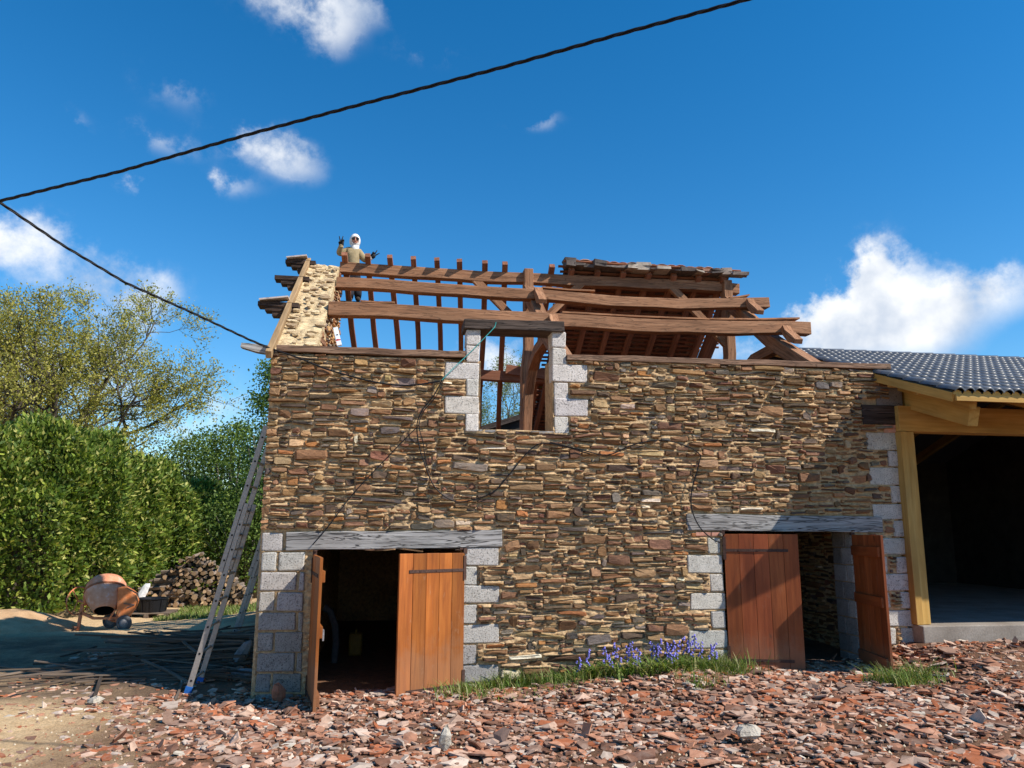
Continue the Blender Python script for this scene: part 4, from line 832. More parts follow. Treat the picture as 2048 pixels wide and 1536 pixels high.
# ------------------------------------------------------------------ sand heap, tubs, wood pile
def build_yard_things():
    c = onY(45, 1262, 7.1); xs = np.linspace(-1, 1, 60); X, Y = np.meshgrid(xs, xs); r = np.hypot(X, Y*1.05); H = np.clip(1-r, 0, 1)**.8*.52
    H = np.minimum(H, .40+.1*vnoise(X, Y, 3, 4))+(H > .01)*(.05*vnoise(X, Y, 7, 71, 3)); gx = c.x-.35+X*1.35; gy = 7.1+Y*1.5; Z = gz(gx, gy)-.03+H
    V = np.stack([gx, gy, Z], -1).reshape(-1, 3); i = np.arange(3600).reshape(60, 60); Fq = np.stack([i[:-1, :-1], i[:-1, 1:], i[1:, 1:], i[1:, :-1]], -1).reshape(-1, 4)
    tag(nmesh('sand_heap', V, Fq, M['sand'], None, None, True), 'low heap of pale building sand left of the cement mixer', 'sand heap')
    # wood pile
    rnd = random.Random(21); Yw = 11.2
    bx0 = onY(296, 1200, Yw).x; bx1 = onY(500, 1200, Yw).x; g0 = G((bx0+bx1)/2, Yw)
    topf = lambda x: float(np.interp((x-bx0)/(bx1-bx0), [0, .1, .22, .38, .5, .66, .8, 1.], [.3, .55, .85, 1.12, 1.18, .95, .62, .35]))
    lay = 0; z = g0+.02
    for row in range(15):
        x = bx0+rnd.uniform(0, .06)
        while x < bx1:
            r = rnd.uniform(.03, .072); zz = g0+.02+row*.088+rnd.uniform(-.012, .012)
            if zz < g0+topf(x):
                mb = MB(); tl = rnd.random()
                if x < bx0+.55 and rnd.random() < .6:
                    L = rnd.uniform(.45, .8); u = Vector((1, rnd.uniform(-.15, .1), rnd.uniform(-.08, .08))).normalized()
                else: L = rnd.uniform(.35, .5); u = Vector((rnd.uniform(-.25, .25), -1, rnd.uniform(-.1, .1))).normalized()
                p = Vector((x, Yw+rnd.uniform(-.12, .12), zz+r)); k = rnd.uniform(.6, 1.4); n = rnd.choice((5, 6, 7))
                a = p-u*L/2; b = p+u*L/2; s_ = u.orthogonal().normalized(); w_ = u.cross(s_); ph = rnd.uniform(0, 6)
                ring = [(math.cos(ph+6.283*j/n)*r*rnd.uniform(.65, 1.15), math.sin(ph+6.283*j/n)*r*rnd.uniform(.65, 1.15)) for j in range(n)]
                vs = [a+s_*c1+w_*c2 for c1, c2 in ring]+[b+s_*c1+w_*c2 for c1, c2 in ring]; o0 = p-Vector((0, 0, r))
                mb.add(vs, [(j, (j+1) % n, n+(j+1) % n, n+j) for j in range(n)], None, (k, k, k), 0); kk = rnd.uniform(.35, 1.2)
                mb.add(vs, [tuple(range(n))[::-1], tuple(range(n, 2*n))], None, (kk, kk*.97, kk*.95), 1)
                tag(mb.build('firewood_log', [M['log'], M['log_end']], origin=o0), 'split firewood log seen end on in the stacked wood pile' if abs(u.y) > .7 else 'split firewood log lying crosswise at the left of the wood pile', 'log', 'logs of the firewood pile')
            x += r*2+rnd.uniform(.005, .03)
    p = on(380, 1207, 2, g0+.06); mb = MB(); mb.tube([p+Vector((-.2, -.02, 0)), p+Vector((.2, .06, .0))], [.075, .07], 10, (1.3, 1.3, 1.3)); tag(mb.build('fallen_log', M['log'], origin=(p.x, p.y, p.z-.07)), 'single pale round log lying on the grass before the wood pile', 'log')
    # pallet, black tubs, white sack
    Yp = 9.2; c = onY(302, 1232, Yp); g0 = G(c.x, Yp); pal = thing('wooden_pallet', 'weathered wooden pallet under the black tub, behind the mixer', 'pallet', (c.x, Yp, g0))
    for k in range(5): mb = MB(); mb.box((c.x-.45, Yp-.35+k*.16, g0+.09), (c.x+.45, Yp-.25+k*.16, g0+.112), (1.4, 1.4, 1.4)); mb.build('deck_slat', M['lath'], pal)
    for k in (-.42, -.05, .34): mb = MB(); mb.box((c.x+k, Yp-.35, g0), (c.x+k+.09, Yp+.4, g0+.088), (1.3, 1.3, 1.3), 1); mb.build('bearer', M['lath'], pal)
    mb = MB(); T = Matrix.Translation((c.x+.02, Yp-.05, g0+.113)); mb.lathe([(.001, 0), (.27, 0), (.3, .25), (.325, .27), (.31, .28), (.285, .26), (.25, .03), (.001, .03)], 26, T); tb = mb.build('mortar_tub', M['black_plastic'], origin=(c.x+.02, Yp-.05, g0+.113)); tag(tb, 'round black plastic mortar tub standing on the pallet', 'tub')
    for k in range(9): a = k*.7; mb = MB(); mb.beam([T @ Vector((.283*math.cos(a), .283*math.sin(a), .02)), T @ Vector((.312*math.cos(a), .312*math.sin(a), .25))], .03, .012, (-math.sin(a), math.cos(a), 0)); mb.build('rib', M['black_plastic'], tb)
    p0 = onY(284, 1188, 10.2); mb = MB(); U_ = Vector((.28, 0, .62)).normalized(); vs = []; nU = 8
    for i in range(nU):
        t = i/(nU-1); w = .13*(1-.5*t*t)*rf(.9, 1.1); cc = p0+U_*(t-.5)*.5
        for j in range(8): a = j*math.pi/4; vs.append(cc+Vector((math.cos(a)*w*rf(.85, 1.1), math.sin(a)*w*.6*rf(.85, 1.1), 0)))
    mb.add(vs, [(8*i+j, 8*i+(j+1) % 8, 8*i+8+(j+1) % 8, 8*i+8+j) for i in range(nU-1) for j in range(8)]+[tuple(range(8))[::-1], tuple(range(8*nU-8, 8*nU))])
    tag(mb.build('plastic_sack', M['white_plastic'], origin=(p0.x, p0.y, p0.z-.25)), 'crumpled white plastic sack leaning by the wood pile', 'sack')
    # brick and small stake near the pallet
    p = on(268, 1232, 2, g0); mb = MB(); mb.box((p.x-.09, p.y-.05, p.z), (p.x+.07, p.y+.08, p.z+.17), (.45, .2, .12), 0, .015); tag(mb.build('clay_brick', M['shard'], origin=(p.x, p.y, p.z)), 'reddish hollow brick on the ground beside the mixer wheel', 'brick')
    # old laths dumped beside the barn
    for k in range(160):
        x = -.25-abs(rnd.gauss(0, .8)); y = rnd.uniform(1.0, 4.6); x = min(x, -.6) if y < 1.6 else x; L = rnd.uniform(.5, 2.3); a = rnd.gauss(.05, .3) if rnd.random() < .8 else rnd.uniform(-1.5, 1.5)
        hh = max(0., .34*math.exp(-((x+.9)/1.1)**2-((y-2.7)/1.2)**2))*rnd.random(); p = Vector((x-.3, y, G(x, y)+.025+hh)); u = Vector((math.cos(a), math.sin(a), rnd.gauss(0, .05)))
        if (p+u*L/2).x > -.06: p.x -= (p+u*L/2).x+.06
        k_ = rnd.uniform(.5, 1.5); mb = MB(); bend = Vector((0, 0, rnd.uniform(-.02, .02))); mb.beam([p-u*L/2, p+bend, p+u*L/2], rnd.uniform(.016, .036), rnd.uniform(.012, .022), (-u.y, u.x, 0), (k_, k_, k_), .12)
        tag(mb.build('old_lath', M['lath'], origin=p), 'old roof lath in the dark heap beside the ladder foot', 'lath', 'laths dumped beside the barn')
    # odd stones
    def rock(px, py, size, label, mat, z=None, stretch=(1, 1, 1), tilt=0, rc=(1, 1, 1)):
        p = on(px, py, 2, 0.); z0 = G(p.x, p.y); p = on(px, py, 2, z0); mb = MB(); vs = []; fs = []; n, m_ = 8, 5
        for i in range(m_+1):
            th = math.pi*i/m_
            for j in range(n): a = 6.283*j/n; r_ = size*rnd.uniform(.78, 1.15); vs.append(Matrix.Rotation(tilt, 3, 'Y') @ Vector((math.sin(th)*math.cos(a)*r_*stretch[0], math.sin(th)*math.sin(a)*r_*stretch[1], -math.cos(th)*r_*stretch[2])))
        fs = [(n*i+j, n*i+(j+1) % n, n*i+n+(j+1) % n, n*i+n+j) for i in range(m_) for j in range(n)]; lo = min(v.z for v in vs); vs = [v+Vector((p.x, p.y, z0-lo-.01)) for v in vs]; mb.add(vs, fs, None, rc)
        return tag(mb.build('loose_stone', mat, origin=(p.x, p.y, z0)), label, 'stone')
    rock(890, 1505, .1, 'upright pointed white stone among the tile rubble in the foreground', M['white_rock'], None, (.55, .5, 1.), .15)
    rock(190, 1408, .07, 'small white stone on the red tile debris at left', M['white_rock'], None, (1.2, .8, .6))
    rock(482, 1335, .16, 'grey slab of stone leaning at the dark foot of the corner', M['grey_rock'], None, (.6, .5, 1.1), .5)
    rock(490, 1358, .12, 'flat grey stone lying below the leaning slab', M['grey_rock'], None, (1.3, .8, .5))
    rock(1495, 1478, .09, 'rounded whitish stone in the right half of the rubble', M['white_rock'], None, (1.2, .8, .6))
    rock(555, 1407, .1, 'reddish broken tile lump against the shaded block pier', M['shard'], None, (.7, .5, 1.), 0, (.36, .14, .08))
build_yard_things()

# ------------------------------------------------------------------ fallen tile rubble
def build_rubble():
    rnd = random.Random(77); TC = [((.40, .195, .12), 6), ((.48, .32, .235), 5), ((.52, .41, .33), 2.2), ((.36, .12, .055), 3), ((.2, .1, .065), 4), ((.27, .165, .12), 3), ((.6, .52, .42), .4)]
    def pick(): c = rnd.choices([q[0] for q in TC], [q[1] for q in TC])[0]; k = rnd.uniform(.75, 1.18); return tuple(min(.8, q*k) for q in c)
    def dens(x, y):
        e = sstep(-2.0, 1.1, x+.5*(y+1.5)+.5*vnoise(x, y, 1.1, 31)*2)
        a = float(e)*float(sstep(-5.2, -4.2, y))
        a *= 1-.75*float(math.exp(-((x-3.0)/.75)**2-((y+2.9)/.45)**2)); a *= 1-.8*float(math.exp(-((x-8.2)/.9)**2-((y+1.2)/.7)**2)); a *= 1-.6*float(math.exp(-((x-6.6)/1.)**2-((y+3.4)/.5)**2))
        a = max(a, .1*float(sstep(-4, -1, x))*float(sstep(-3.5, -2.5, y)))
        if y > -.32 and D1[1] < x < D2[0]: a = 0
        return a*(.55+.9*float(vnoise(x, y, 1.6, 41)+.5))
    def SHADE(c): return 'whitish' if c[0] > .58 else 'red orange' if c[0] > 2.2*c[1] else 'dark brown' if c[0] < .24 else 'pale pink' if c[2] > .24 else 'terracotta'
    items = []
    n = 0
    while len(items) < 18000:
        x = rnd.uniform(-4.2, 10.2); y = rnd.uniform(-4.3, .3)
        if y > -.02 and not (D1[0]+.05 < x < D1[1]-.05 or D2[0] < x < D2[1] or x < -.05): continue
        if x > 7.4 and y > -.35: continue
        if rnd.random() > dens(x, y): continue
        s = min(.125, max(.025, rnd.lognormvariate(math.log(.032), .52))); items.append((x, y, s))
    for k in range(700):   # the shaded ground beside the corner and the laths
        x = rnd.uniform(-2.8, -.05); y = rnd.uniform(-.5, 3.2); items.append((x, y, rnd.uniform(.02, .07)))
    # order by apparent size
    items.sort(key=lambda q: -q[2]/math.dist((q[0], q[1]), (CAM[0], CAM[1])))
    rest = MB()
    for i, (x, y, s) in enumerate(items):
        n = rnd.choice((4, 5, 5, 6)); asp = rnd.uniform(.5, 1); ph = rnd.uniform(0, 6.28); curv = rnd.choice((0, 0, 2.5, 4)); th = rnd.uniform(.009, .015)
        P = []
        for j in range(n): a = 6.283*(j+rnd.uniform(-.25, .25))/n; P.append((s*math.cos(a)*rnd.uniform(.8, 1.2), s*asp*math.sin(a)*rnd.uniform(.8, 1.2)))
        P.append((0, 0)); big = s > .06
        tilt = abs(rnd.gauss(0, .14 if big else .24)); tilt = min(tilt, .75); td = rnd.uniform(0, 6.28)
        if rnd.random() < .02: tilt = rnd.uniform(.8, 1.3)
        rot = Matrix.Rotation(tilt, 3, Vector((math.cos(td), math.sin(td), 0))) @ Matrix.Rotation(ph, 3, 'Z')
        top = [Vector((u, v, -curv*u*u)) for u, v in P]; bot = [Vector((u*.97, v*.97, -curv*u*u-th)) for u, v in P]
        vs = [rot @ q for q in top+bot]; m = n+1; lo = min(q.z for q in vs); dn = dens(x, y)
        z0 = G(x, y)-.004+rnd.uniform(0, .03)*min(1, dn)-lo*.55-.004; base = Vector((x, y, z0))
        fs = [(j, (j+1) % n, n) for j in range(n)]+[(m+(j+1) % n, m+j, m+n) for j in range(n)]+[(m+j, m+(j+1) % n, (j+1) % n, j) for j in range(n)]
        c = pick()
        if i < 300:
            mb = MB(); mb.add(vs, fs, None, c); o = mb.build('tile_shard', M['shard']); o.location = base
            tag(o, ('curved ' if curv else 'flat ')+SHADE(c)+' broken roof tile piece lying in the yard rubble', 'tile shard', 'broken tiles strewn over the yard')
        else: rest.add([q+base for q in vs], fs, None, c)
    o = rest.build('tile_rubble', M['shard']); tag(o, 'carpet of small broken terracotta tile pieces over the yard', 'rubble', None, 'stuff')
    # small crumbs
    N = 14000; X = RNG.uniform(-4.5, 10, N); Y = RNG.uniform(-4.4, .0, N); keep = (RNG.random(N) < .25+.75*sstep(-2, .5, X)) & ~((X > 7.4) & (Y > -.3)); X = X[keep]; Y = Y[keep]; N = len(X)
    s = RNG.uniform(.005, .018, N); Z = gz(X, Y)+s*.3; tet = np.array([[1, 0, -.4], [-.5, .87, -.4], [-.5, -.87, -.4], [0, 0, .7]]); a = RNG.uniform(0, 6.28, N)
    ca, sa = np.cos(a), np.sin(a); px = tet[None, :, 0]*ca[:, None]-tet[None, :, 1]*sa[:, None]; py = tet[None, :, 0]*sa[:, None]+tet[None, :, 1]*ca[:, None]
    V = np.stack([X[:, None]+px*s[:, None], Y[:, None]+py*s[:, None], Z[:, None]+tet[None, :, 2]*s[:, None]], -1).reshape(-1, 3)
    b = np.arange(N)[:, None]*4; Fq = np.concatenate([b+np.array([[0, 1, 3]]), b+np.array([[1, 2, 3]]), b+np.array([[2, 0, 3]])]); pc = np.array([(.36, .17, .1), (.5, .36, .25), (.3, .1, .05), (.2, .13, .1), (.6, .5, .36)])
    tag(nmesh('tile_crumbs', V, Fq, M['shard'], np.repeat(pc[RNG.integers(0, 5, N)], 4, 0)), 'fine red and cream crumbs of tile and mortar on the ground', 'crumbs', None, 'stuff')
build_rubble()

# ------------------------------------------------------------------ cables and rope
def catenary(a, b, sag, n=40): return [a.lerp(b, t)+Vector((0, 0, -sag*4*t*(1-t))) for t in [i/n for i in range(n+1)]]
def twisted(name, pts, r, label, strands=3, pitch=.42):
    L = [0.]
    for i in range(1, len(pts)): L.append(L[-1]+(pts[i]-pts[i-1]).length)
    m = int(L[-1]/.05); root = None; cb = thing(name, label, 'cable', pts[0]); cen = []
    for k in range(m+1):
        s = L[-1]*k/m; i = min(max(np.searchsorted(L, s)-1, 0), len(pts)-2); t = (s-L[i])/(L[i+1]-L[i]+1e-9); cen.append((s, pts[i].lerp(pts[i+1], t), (pts[i+1]-pts[i]).normalized()))
    for j in range(strands):
        q = []
        for s, p, d in cen:
            sd_ = d.cross(Vector((0, 0, 1))).normalized(); u_ = sd_.cross(d); a = 6.283*(s/pitch+j/strands); q.append(p+(sd_*math.cos(a)+u_*math.sin(a))*r*.62)
        mb = MB(); mb.tube(q, r*.55, 6); mb.build('strand', M['cable'], cb, True)
PT = Vector(CAM+ray(-60, 410)*6.3)           # on the pole that stands out of view to the left
corner = onY(548, 697, -.07)
def through(pxs, d0, d1):
    """overhead cable: sight lines cut by the vertical plane through two known ends"""
    A = Vector(CAM+ray(*pxs[0])*d0); B = Vector(CAM+ray(*pxs[-1])*d1); n = (B-A).cross(Vector((0, 0, 1))); return [onplane(*p, A, n) for p in pxs]
twisted('overhead_cable', through([(-60, 414), (0, 402), (240, 343), (500, 268), (740, 204), (1000, 136), (1240, 68), (1490, 0), (1640, -44)], 6.2, 5.0), .0125, 'black twisted overhead power cable crossing the sky from left to upper right', 3)
twisted('service_cable', through([(-60, 373), (0, 405), (120, 487), (250, 565), (390, 628), (500, 680), (548, 700)], 6.3, 8.55), .012, 'black twisted service cable running from the left down to the barn corner', 3)
def wall_cable(pxs, r, label, mat='cable', off=-.066, n=5):
    P = [onY(*p, off-rf(0, .012)) for p in pxs]; pts = []
    for i in range(len(P)-1):
        a, b, c_, d = P[max(i-1, 0)], P[i], P[i+1], P[min(i+2, len(P)-1)]
        for k in range(n): t = k/n; pts.append(.5*((2*b)+(c_-a)*t+(2*a-5*b+4*c_-d)*t*t+(3*b-a-3*c_+d)*t**3))
    pts.append(P[-1]); mb = MB(); mb.tube(pts, r*.85, 6); return tag(mb.build('wall_cable', M[mat], origin=pts[-1]), label, 'cable')
wall_cable([(548, 699), (600, 717), (650, 737), (700, 752), (760, 766), (820, 771), (880, 762)], .011, 'thick black cable running along the top of the wall from the corner')
wall_cable([(886, 757), (868, 790), (845, 820), (834, 850), (838, 890), (850, 930), (868, 972), (898, 998), (930, 1003), (985, 985), (1018, 950), (1058, 902), (1095, 886), (1180, 908)], .008, 'black cable hanging in a loop below the window')
wall_cable([(1100, 884), (1165, 900), (1215, 910), (1265, 890), (1325, 880), (1380, 895), (1402, 911)], .008, 'black cable sagging along the wall right of the window')
wall_cable([(832, 856), (800, 888), (760, 930), (720, 972), (690, 1008), (655, 1055), (625, 1090)], .007, 'thin black cable slanting down to the left door lintel', off=-.07)
wall_cable([(1402, 911), (1392, 950), (1383, 985), (1384, 1020), (1400, 1055), (1425, 1078), (1440, 1085)], .008, 'black cable dropping to the right door lintel', off=-.075)
wall_cable([(888, 757), (874, 790), (848, 822), (838, 850), (846, 885), (852, 925), (862, 950)], .006, 'thin second cable dangling beside the looped cable', off=-.075)
wall_cable([(992, 644), (990, 652), (984, 660), (940, 705), (905, 738), (884, 760)], .0055, 'turquoise rope tied round the window lintel', 'rope', -.085)

# ------------------------------------------------------------------ vegetation
def leaf_mesh(name, P, D, size, cols, mat, parent=None, kind=None, wid=.42, fold=.25):
    """diamond leaves at points P pointing along D"""
    N = len(P); D = D/np.linalg.norm(D, axis=1, keepdims=True); rv = RNG.normal(size=(N, 3)); s = np.cross(D, rv); s /= np.linalg.norm(s, axis=1, keepdims=True); n = np.cross(s, D)
    sz = size[:, None]; V = np.stack([P, P+D*sz*.5+s*sz*wid*.5+n*sz*fold*.2, P+D*sz, P+D*sz*.5-s*sz*wid*.5+n*sz*fold*.2], 1).reshape(-1, 3)
    b = np.arange(N)[:, None]*4; Fq = b+np.array([[0, 1, 2, 3]]); return nmesh(name, V, Fq, mat, np.repeat(cols, 4, 0), parent, False, kind)
def build_hedge():
    ctl = [(-260, 858, 8.2), (-120, 845, 8.4), (-30, 880, 8.8), (50, 850, 9.1), (120, 880, 9.8), (185, 890, 10.5), (235, 935, 11.5), (285, 935, 12.6), (340, 975, 13.8), (385, 975, 14.8), (430, 1005, 15.6), (470, 1030, 16.4), (510, 1080, 17.)]
    pth = []
    for px, py, y in ctl: p = onY(px, py, y); pth.append((p.x, y+.6, p.z))
    pth = np.array(pth); N = 135000; t = RNG.uniform(0, len(pth)-1.001, N); i = t.astype(int); f = (t-i)[:, None]; C = pth[i]*(1-f)+pth[i+1]*f; d = pth[i+1]-pth[i]; dv = np.gradient(pth, axis=0); d = dv[i]*(1-f)+dv[i+1]*f; nn = np.stack([d[:, 1], -d[:, 0], np.zeros(N)], 1); nn /= np.linalg.norm(nn, axis=1, keepdims=True)
    th = RNG.uniform(-.05, 2.1, N)   # 0 = front foot, pi/2 = top
    hgt = C[:, 2]-.0; bump = vnoise(t*2.6, th*2.2, 1.3, 91, 2); dep = np.abs(RNG.normal(0, .16, N)); big = vnoise(t*1.7, th*1.3, 1., 191, 2); k = .95+.5*bump+1.15*big-dep*.5
    out = nn*(np.sign(np.cos(th))*np.abs(np.cos(th))**.75*1.45*k)[:, None]; P = np.stack([C[:, 0], C[:, 1], np.zeros(N)], 1)+out; P[:, 2] = np.clip(np.abs(np.sin(np.clip(th, 0, 3)))**.74*hgt*(1+.12*bump+.26*big-dep*.16), .03, None)+RNG.normal(0, .06, N)
    P[:, 2] = np.maximum(P[:, 2], .05); P[:, :2] += RNG.normal(0, .05, (N, 2)); N3 = nn*np.cos(th)[:, None]*.8+np.array([0, 0, .75])*np.sin(th)[:, None]+RNG.normal(0, .6, (N, 3)); N3[:, 2] += .25
    cl = np.array([(.07, .115, .022), (.115, .18, .028), (.18, .25, .04), (.31, .36, .06), (.43, .42, .12)]); w = RNG.choice(5, N, p=[.25, .32, .23, .14, .06]); tip = (RNG.random(N) < .12) & (dep < .08); w = np.where(tip, 4, w)
    h = thing('laurel_hedge', 'tall dense laurel hedge with glossy green leaves behind the cement mixer', 'hedge', tuple(pth[2][:2])+(0,))
    leaf_mesh('foliage', P, N3, RNG.uniform(.09, .17, N), cl[w]*RNG.uniform(.8, 1.2, (N, 1)), M['laurel_leaf'], h)
    mb = MB()
    for j in range(0, 60):
        tt = RNG.uniform(0, len(pth)-1.001); ii = int(tt); q = pth[ii]*(1-(tt-ii))+pth[ii+1]*(tt-ii); mb.tube([(q[0], q[1], 0), (q[0]+RNG.normal(0, .15), q[1]+RNG.normal(0, .15), q[2]*.5), (q[0]+RNG.normal(0, .3), q[1]+RNG.normal(0, .3), q[2]*.85)], [.05, .035, .015], 5)
    mb.build('stems', M['bark'], h, kind='stuff')
    # woody core that closes the hedge against the sky
    mb = MB(); A = [Vector((q[0], q[1]+.35, 0)) for q in pth]; B = [Vector((q[0], q[1]+.35, q[2]*.9)) for q in pth]; Cc = [v+Vector((.1, .5, 0)) for v in A]; Dd = [v+Vector((.1, .5, 0)) for v in B]; n = len(A)
    vs = A+B+Cc+Dd; fs = []
    for j in range(n-1): fs += [(j, j+1, n+j+1, n+j), (2*n+j+1, 2*n+j, 3*n+j, 3*n+j+1), (n+j, n+j+1, 3*n+j+1, 3*n+j)]
    mb.add(vs, fs); mb.build('inner_branches', M['bark'], h)
build_hedge()
def build_tree(name, label, base, height, spread, trunk_r, leaf_cols, leaf_size, per_twig, seed, mat='oak_leaf', bark='bark', levels=5, lean=(0, 0), first=.25, nlimb=6, group=None, up=.25, jit=.22):
    rnd = random.Random(seed); tr = thing(name, label, 'tree', base, group); mb = MB(); tw = MB(); ends = []
    def grow(p, d, L, r, lv):
        n = 4 if lv > 1 else 3; pts = [p]; rs = [r]; q = p; dd = d
        for i in range(n):
            dd = (dd+Vector((rnd.gauss(0, jit), rnd.gauss(0, jit), rnd.gauss(0, jit*.7)+up*.16))).normalized(); q = q+dd*(L/n); pts.append(q); rs.append(max(.006, r*(1-.5*(i+1)/n)))
        (mb if lv > 1 else tw).tube(pts, rs, 7 if lv > 2 else (5 if lv > 1 else 3), cap=False)
        if lv == 0: ends.extend((pts[k], dd) for k in range(1, len(pts))); return
        if lv == 1: ends.extend((pts[k], dd) for k in range(1, len(pts)))
        k = nlimb if lv == levels else rnd.randint(3, 5)
        for j in range(k):
            t = rnd.uniform(.4, 1.) if lv < levels else first+(1-first)*(j+.7)/k; idx = min(int(t*n), n-1); f = t*n-idx; o = pts[idx].lerp(pts[idx+1], f)
            a = rnd.uniform(0, 6.283) if lv < levels else j*2.4+rnd.uniform(-.4, .4); ax_ = dd.orthogonal().normalized(); ax_ = Matrix.Rotation(a, 3, dd) @ ax_; sp = rnd.uniform(.45, .95) if lv < levels else rnd.uniform(.6, 1.05)
            nd_ = (dd*math.cos(sp)+ax_*math.sin(sp)).normalized(); nd_.x *= spread; nd_.y *= spread; nd_.normalize()
            grow(o, nd_, L*rnd.uniform(.55, .74), rs[idx]*rnd.uniform(.5, .68), lv-1)
    grow(Vector(base), Vector((lean[0], lean[1], 1)).normalized(), height, trunk_r, levels)
    mb.build('trunk', M[bark], tr, True); E_ = np.array([tuple(e[0]) for e in ends]); Dn = np.array([tuple(e[1]) for e in ends]); idx = np.repeat(np.arange(len(E_)), per_twig); N = len(idx)
    P = E_[idx]+RNG.normal(0, leaf_size*1.1, (N, 3)); Dr = Dn[idx]*.5+RNG.normal(0, .7, (N, 3)); cl = np.array(leaf_cols); cr = leaf_mesh('crown', P, Dr, RNG.uniform(.6, 1.3, N)*leaf_size, cl[RNG.integers(0, len(cl), N)]*RNG.uniform(.8, 1.2, (N, 1)), M[mat], tr, None, .6)
    tw.build('twigs', M[bark], cr, False, kind='stuff'); return tr, len(E_), N
OAKC = [(.31, .29, .05), (.38, .34, .07), (.25, .25, .045), (.44, .39, .12)]
def tree_at(px, y, **k): p = onY(px, 1060, y); return (p.x, y, G(p.x, y)-.05)
INFO = []
INFO.append(build_tree('oak_tree', 'large oak with sparse olive spring leaves behind the laurel hedge', tree_at(30, 19.), 5.0, 1.12, .34, OAKC, .085, 7, 4, levels=5, nlimb=9, first=.3, up=.5))
INFO.append(build_tree('oak_tree', 'second oak at the left picture edge with thin olive leaves', tree_at(-140, 23.), 5.2, 1.15, .32, OAKC, .09, 6, 14, levels=5, nlimb=7, first=.3, up=.5))
GRC = [(.09, .15, .03), (.13, .2, .04), (.19, .26, .06), (.065, .11, .025)]
def bush(name, label, px, ytop, y, halfw, n, cols, size, seed, depth=1.2, cat='tree', group=None, base=.0, mat='oak_leaf'):
    """broad leafy tree: many leaf clumps on real stems"""
    rnd = random.Random(seed); p = onY(px, ytop, y); top = p.z; x0 = p.x; g0 = G(x0, y); tr = thing(name, label, cat, (x0, y, g0), group); mb = MB(); cs = []
    for k in range(n):
        h = rnd.uniform(.12, 1)**.8; z = g0+base+(top-g0-base)*h; w = halfw*(math.sin(min(1, h*1.05)*math.pi*.5+.35)**.7 if h < .6 else math.sqrt(max(0.02, 1-((h-.6)/.42)**2)))
        a = rnd.uniform(0, 6.283); r = w*math.sqrt(rnd.random()); cs.append((x0+r*math.cos(a), y+r*math.sin(a)*depth, z))
        if k % 9 == 0: mb.tube([(x0+rnd.gauss(0, .15), y+rnd.gauss(0, .15), g0-.05), (x0+r*.4*math.cos(a), y+r*.4*math.sin(a), g0+(z-g0)*.55), cs[-1]], [.07, .04, .012], 5)
    mb.build('trunk', M['bark2'], tr, True); C = np.array(cs); m = 46; idx = np.repeat(np.arange(n), m); N = len(idx); cl = np.array(cols); cc = RNG.integers(0, len(cl), n)
    P = C[idx]+RNG.normal(0, .2, (N, 3))*np.array([1, 1, .85]); D = RNG.normal(0, .8, (N, 3)); D[:, 2] += .2; wmix = np.where(RNG.random(N) < .6, cc[idx], RNG.integers(0, len(cl), N))
    leaf_mesh('crown', P, D, RNG.uniform(.6, 1.3, N)*size, cl[wmix]*RNG.uniform(.8, 1.2, (N, 1)), M[mat], tr, None, .62)
bush('hazel_tree', 'light green young tree between the hedge and the ladder', 395, 880, 18., 1.5, 260, [(.13, .19, .04), (.18, .25, .06), (.1, .15, .03)], .09, 31)
bush('hazel_tree', 'bushy green tree behind the long ladder', 470, 855, 17., 1.35, 330, GRC, .09, 32)
bush('hazel_tree', 'tall dark green tree rising behind the barn corner', 556, 735, 13.5, .75, 230, [(.07, .13, .035), (.1, .17, .04), (.13, .2, .05)], .09, 33)
bush('hazel_tree', 'low leafy bush behind the smaller ladder', 500, 985, 13.5, 1.2, 260, GRC, .085, 34)
bush('hazel_tree', 'olive green bush between the oak and the young tree', 330, 930, 19.5, 1.3, 240, [(.15, .17, .04), (.2, .21, .05), (.1, .13, .03)], .085, 35)
PALE = [(.2, .23, .08), (.26, .28, .1), (.16, .19, .06)]
INFO.append(build_tree('birch_tree', 'pale thin tree seen through the window on the left', tree_at(985, 27.), 4.3, .8, .16, PALE, .08, 9, 51, levels=4, bark='bark2', nlimb=7, up=.8))
INFO.append(build_tree('birch_tree', 'pale thin tree seen in the middle of the window', tree_at(1035, 28.), 4.2, .8, .16, PALE, .08, 9, 52, levels=4, bark='bark2', nlimb=7, up=.8))
bush('hazel_tree', 'fresh green tree seen through the right of the window', 1098, 762, 27., 1.5, 220, [(.13, .2, .04), (.18, .26, .05)], .12, 36)
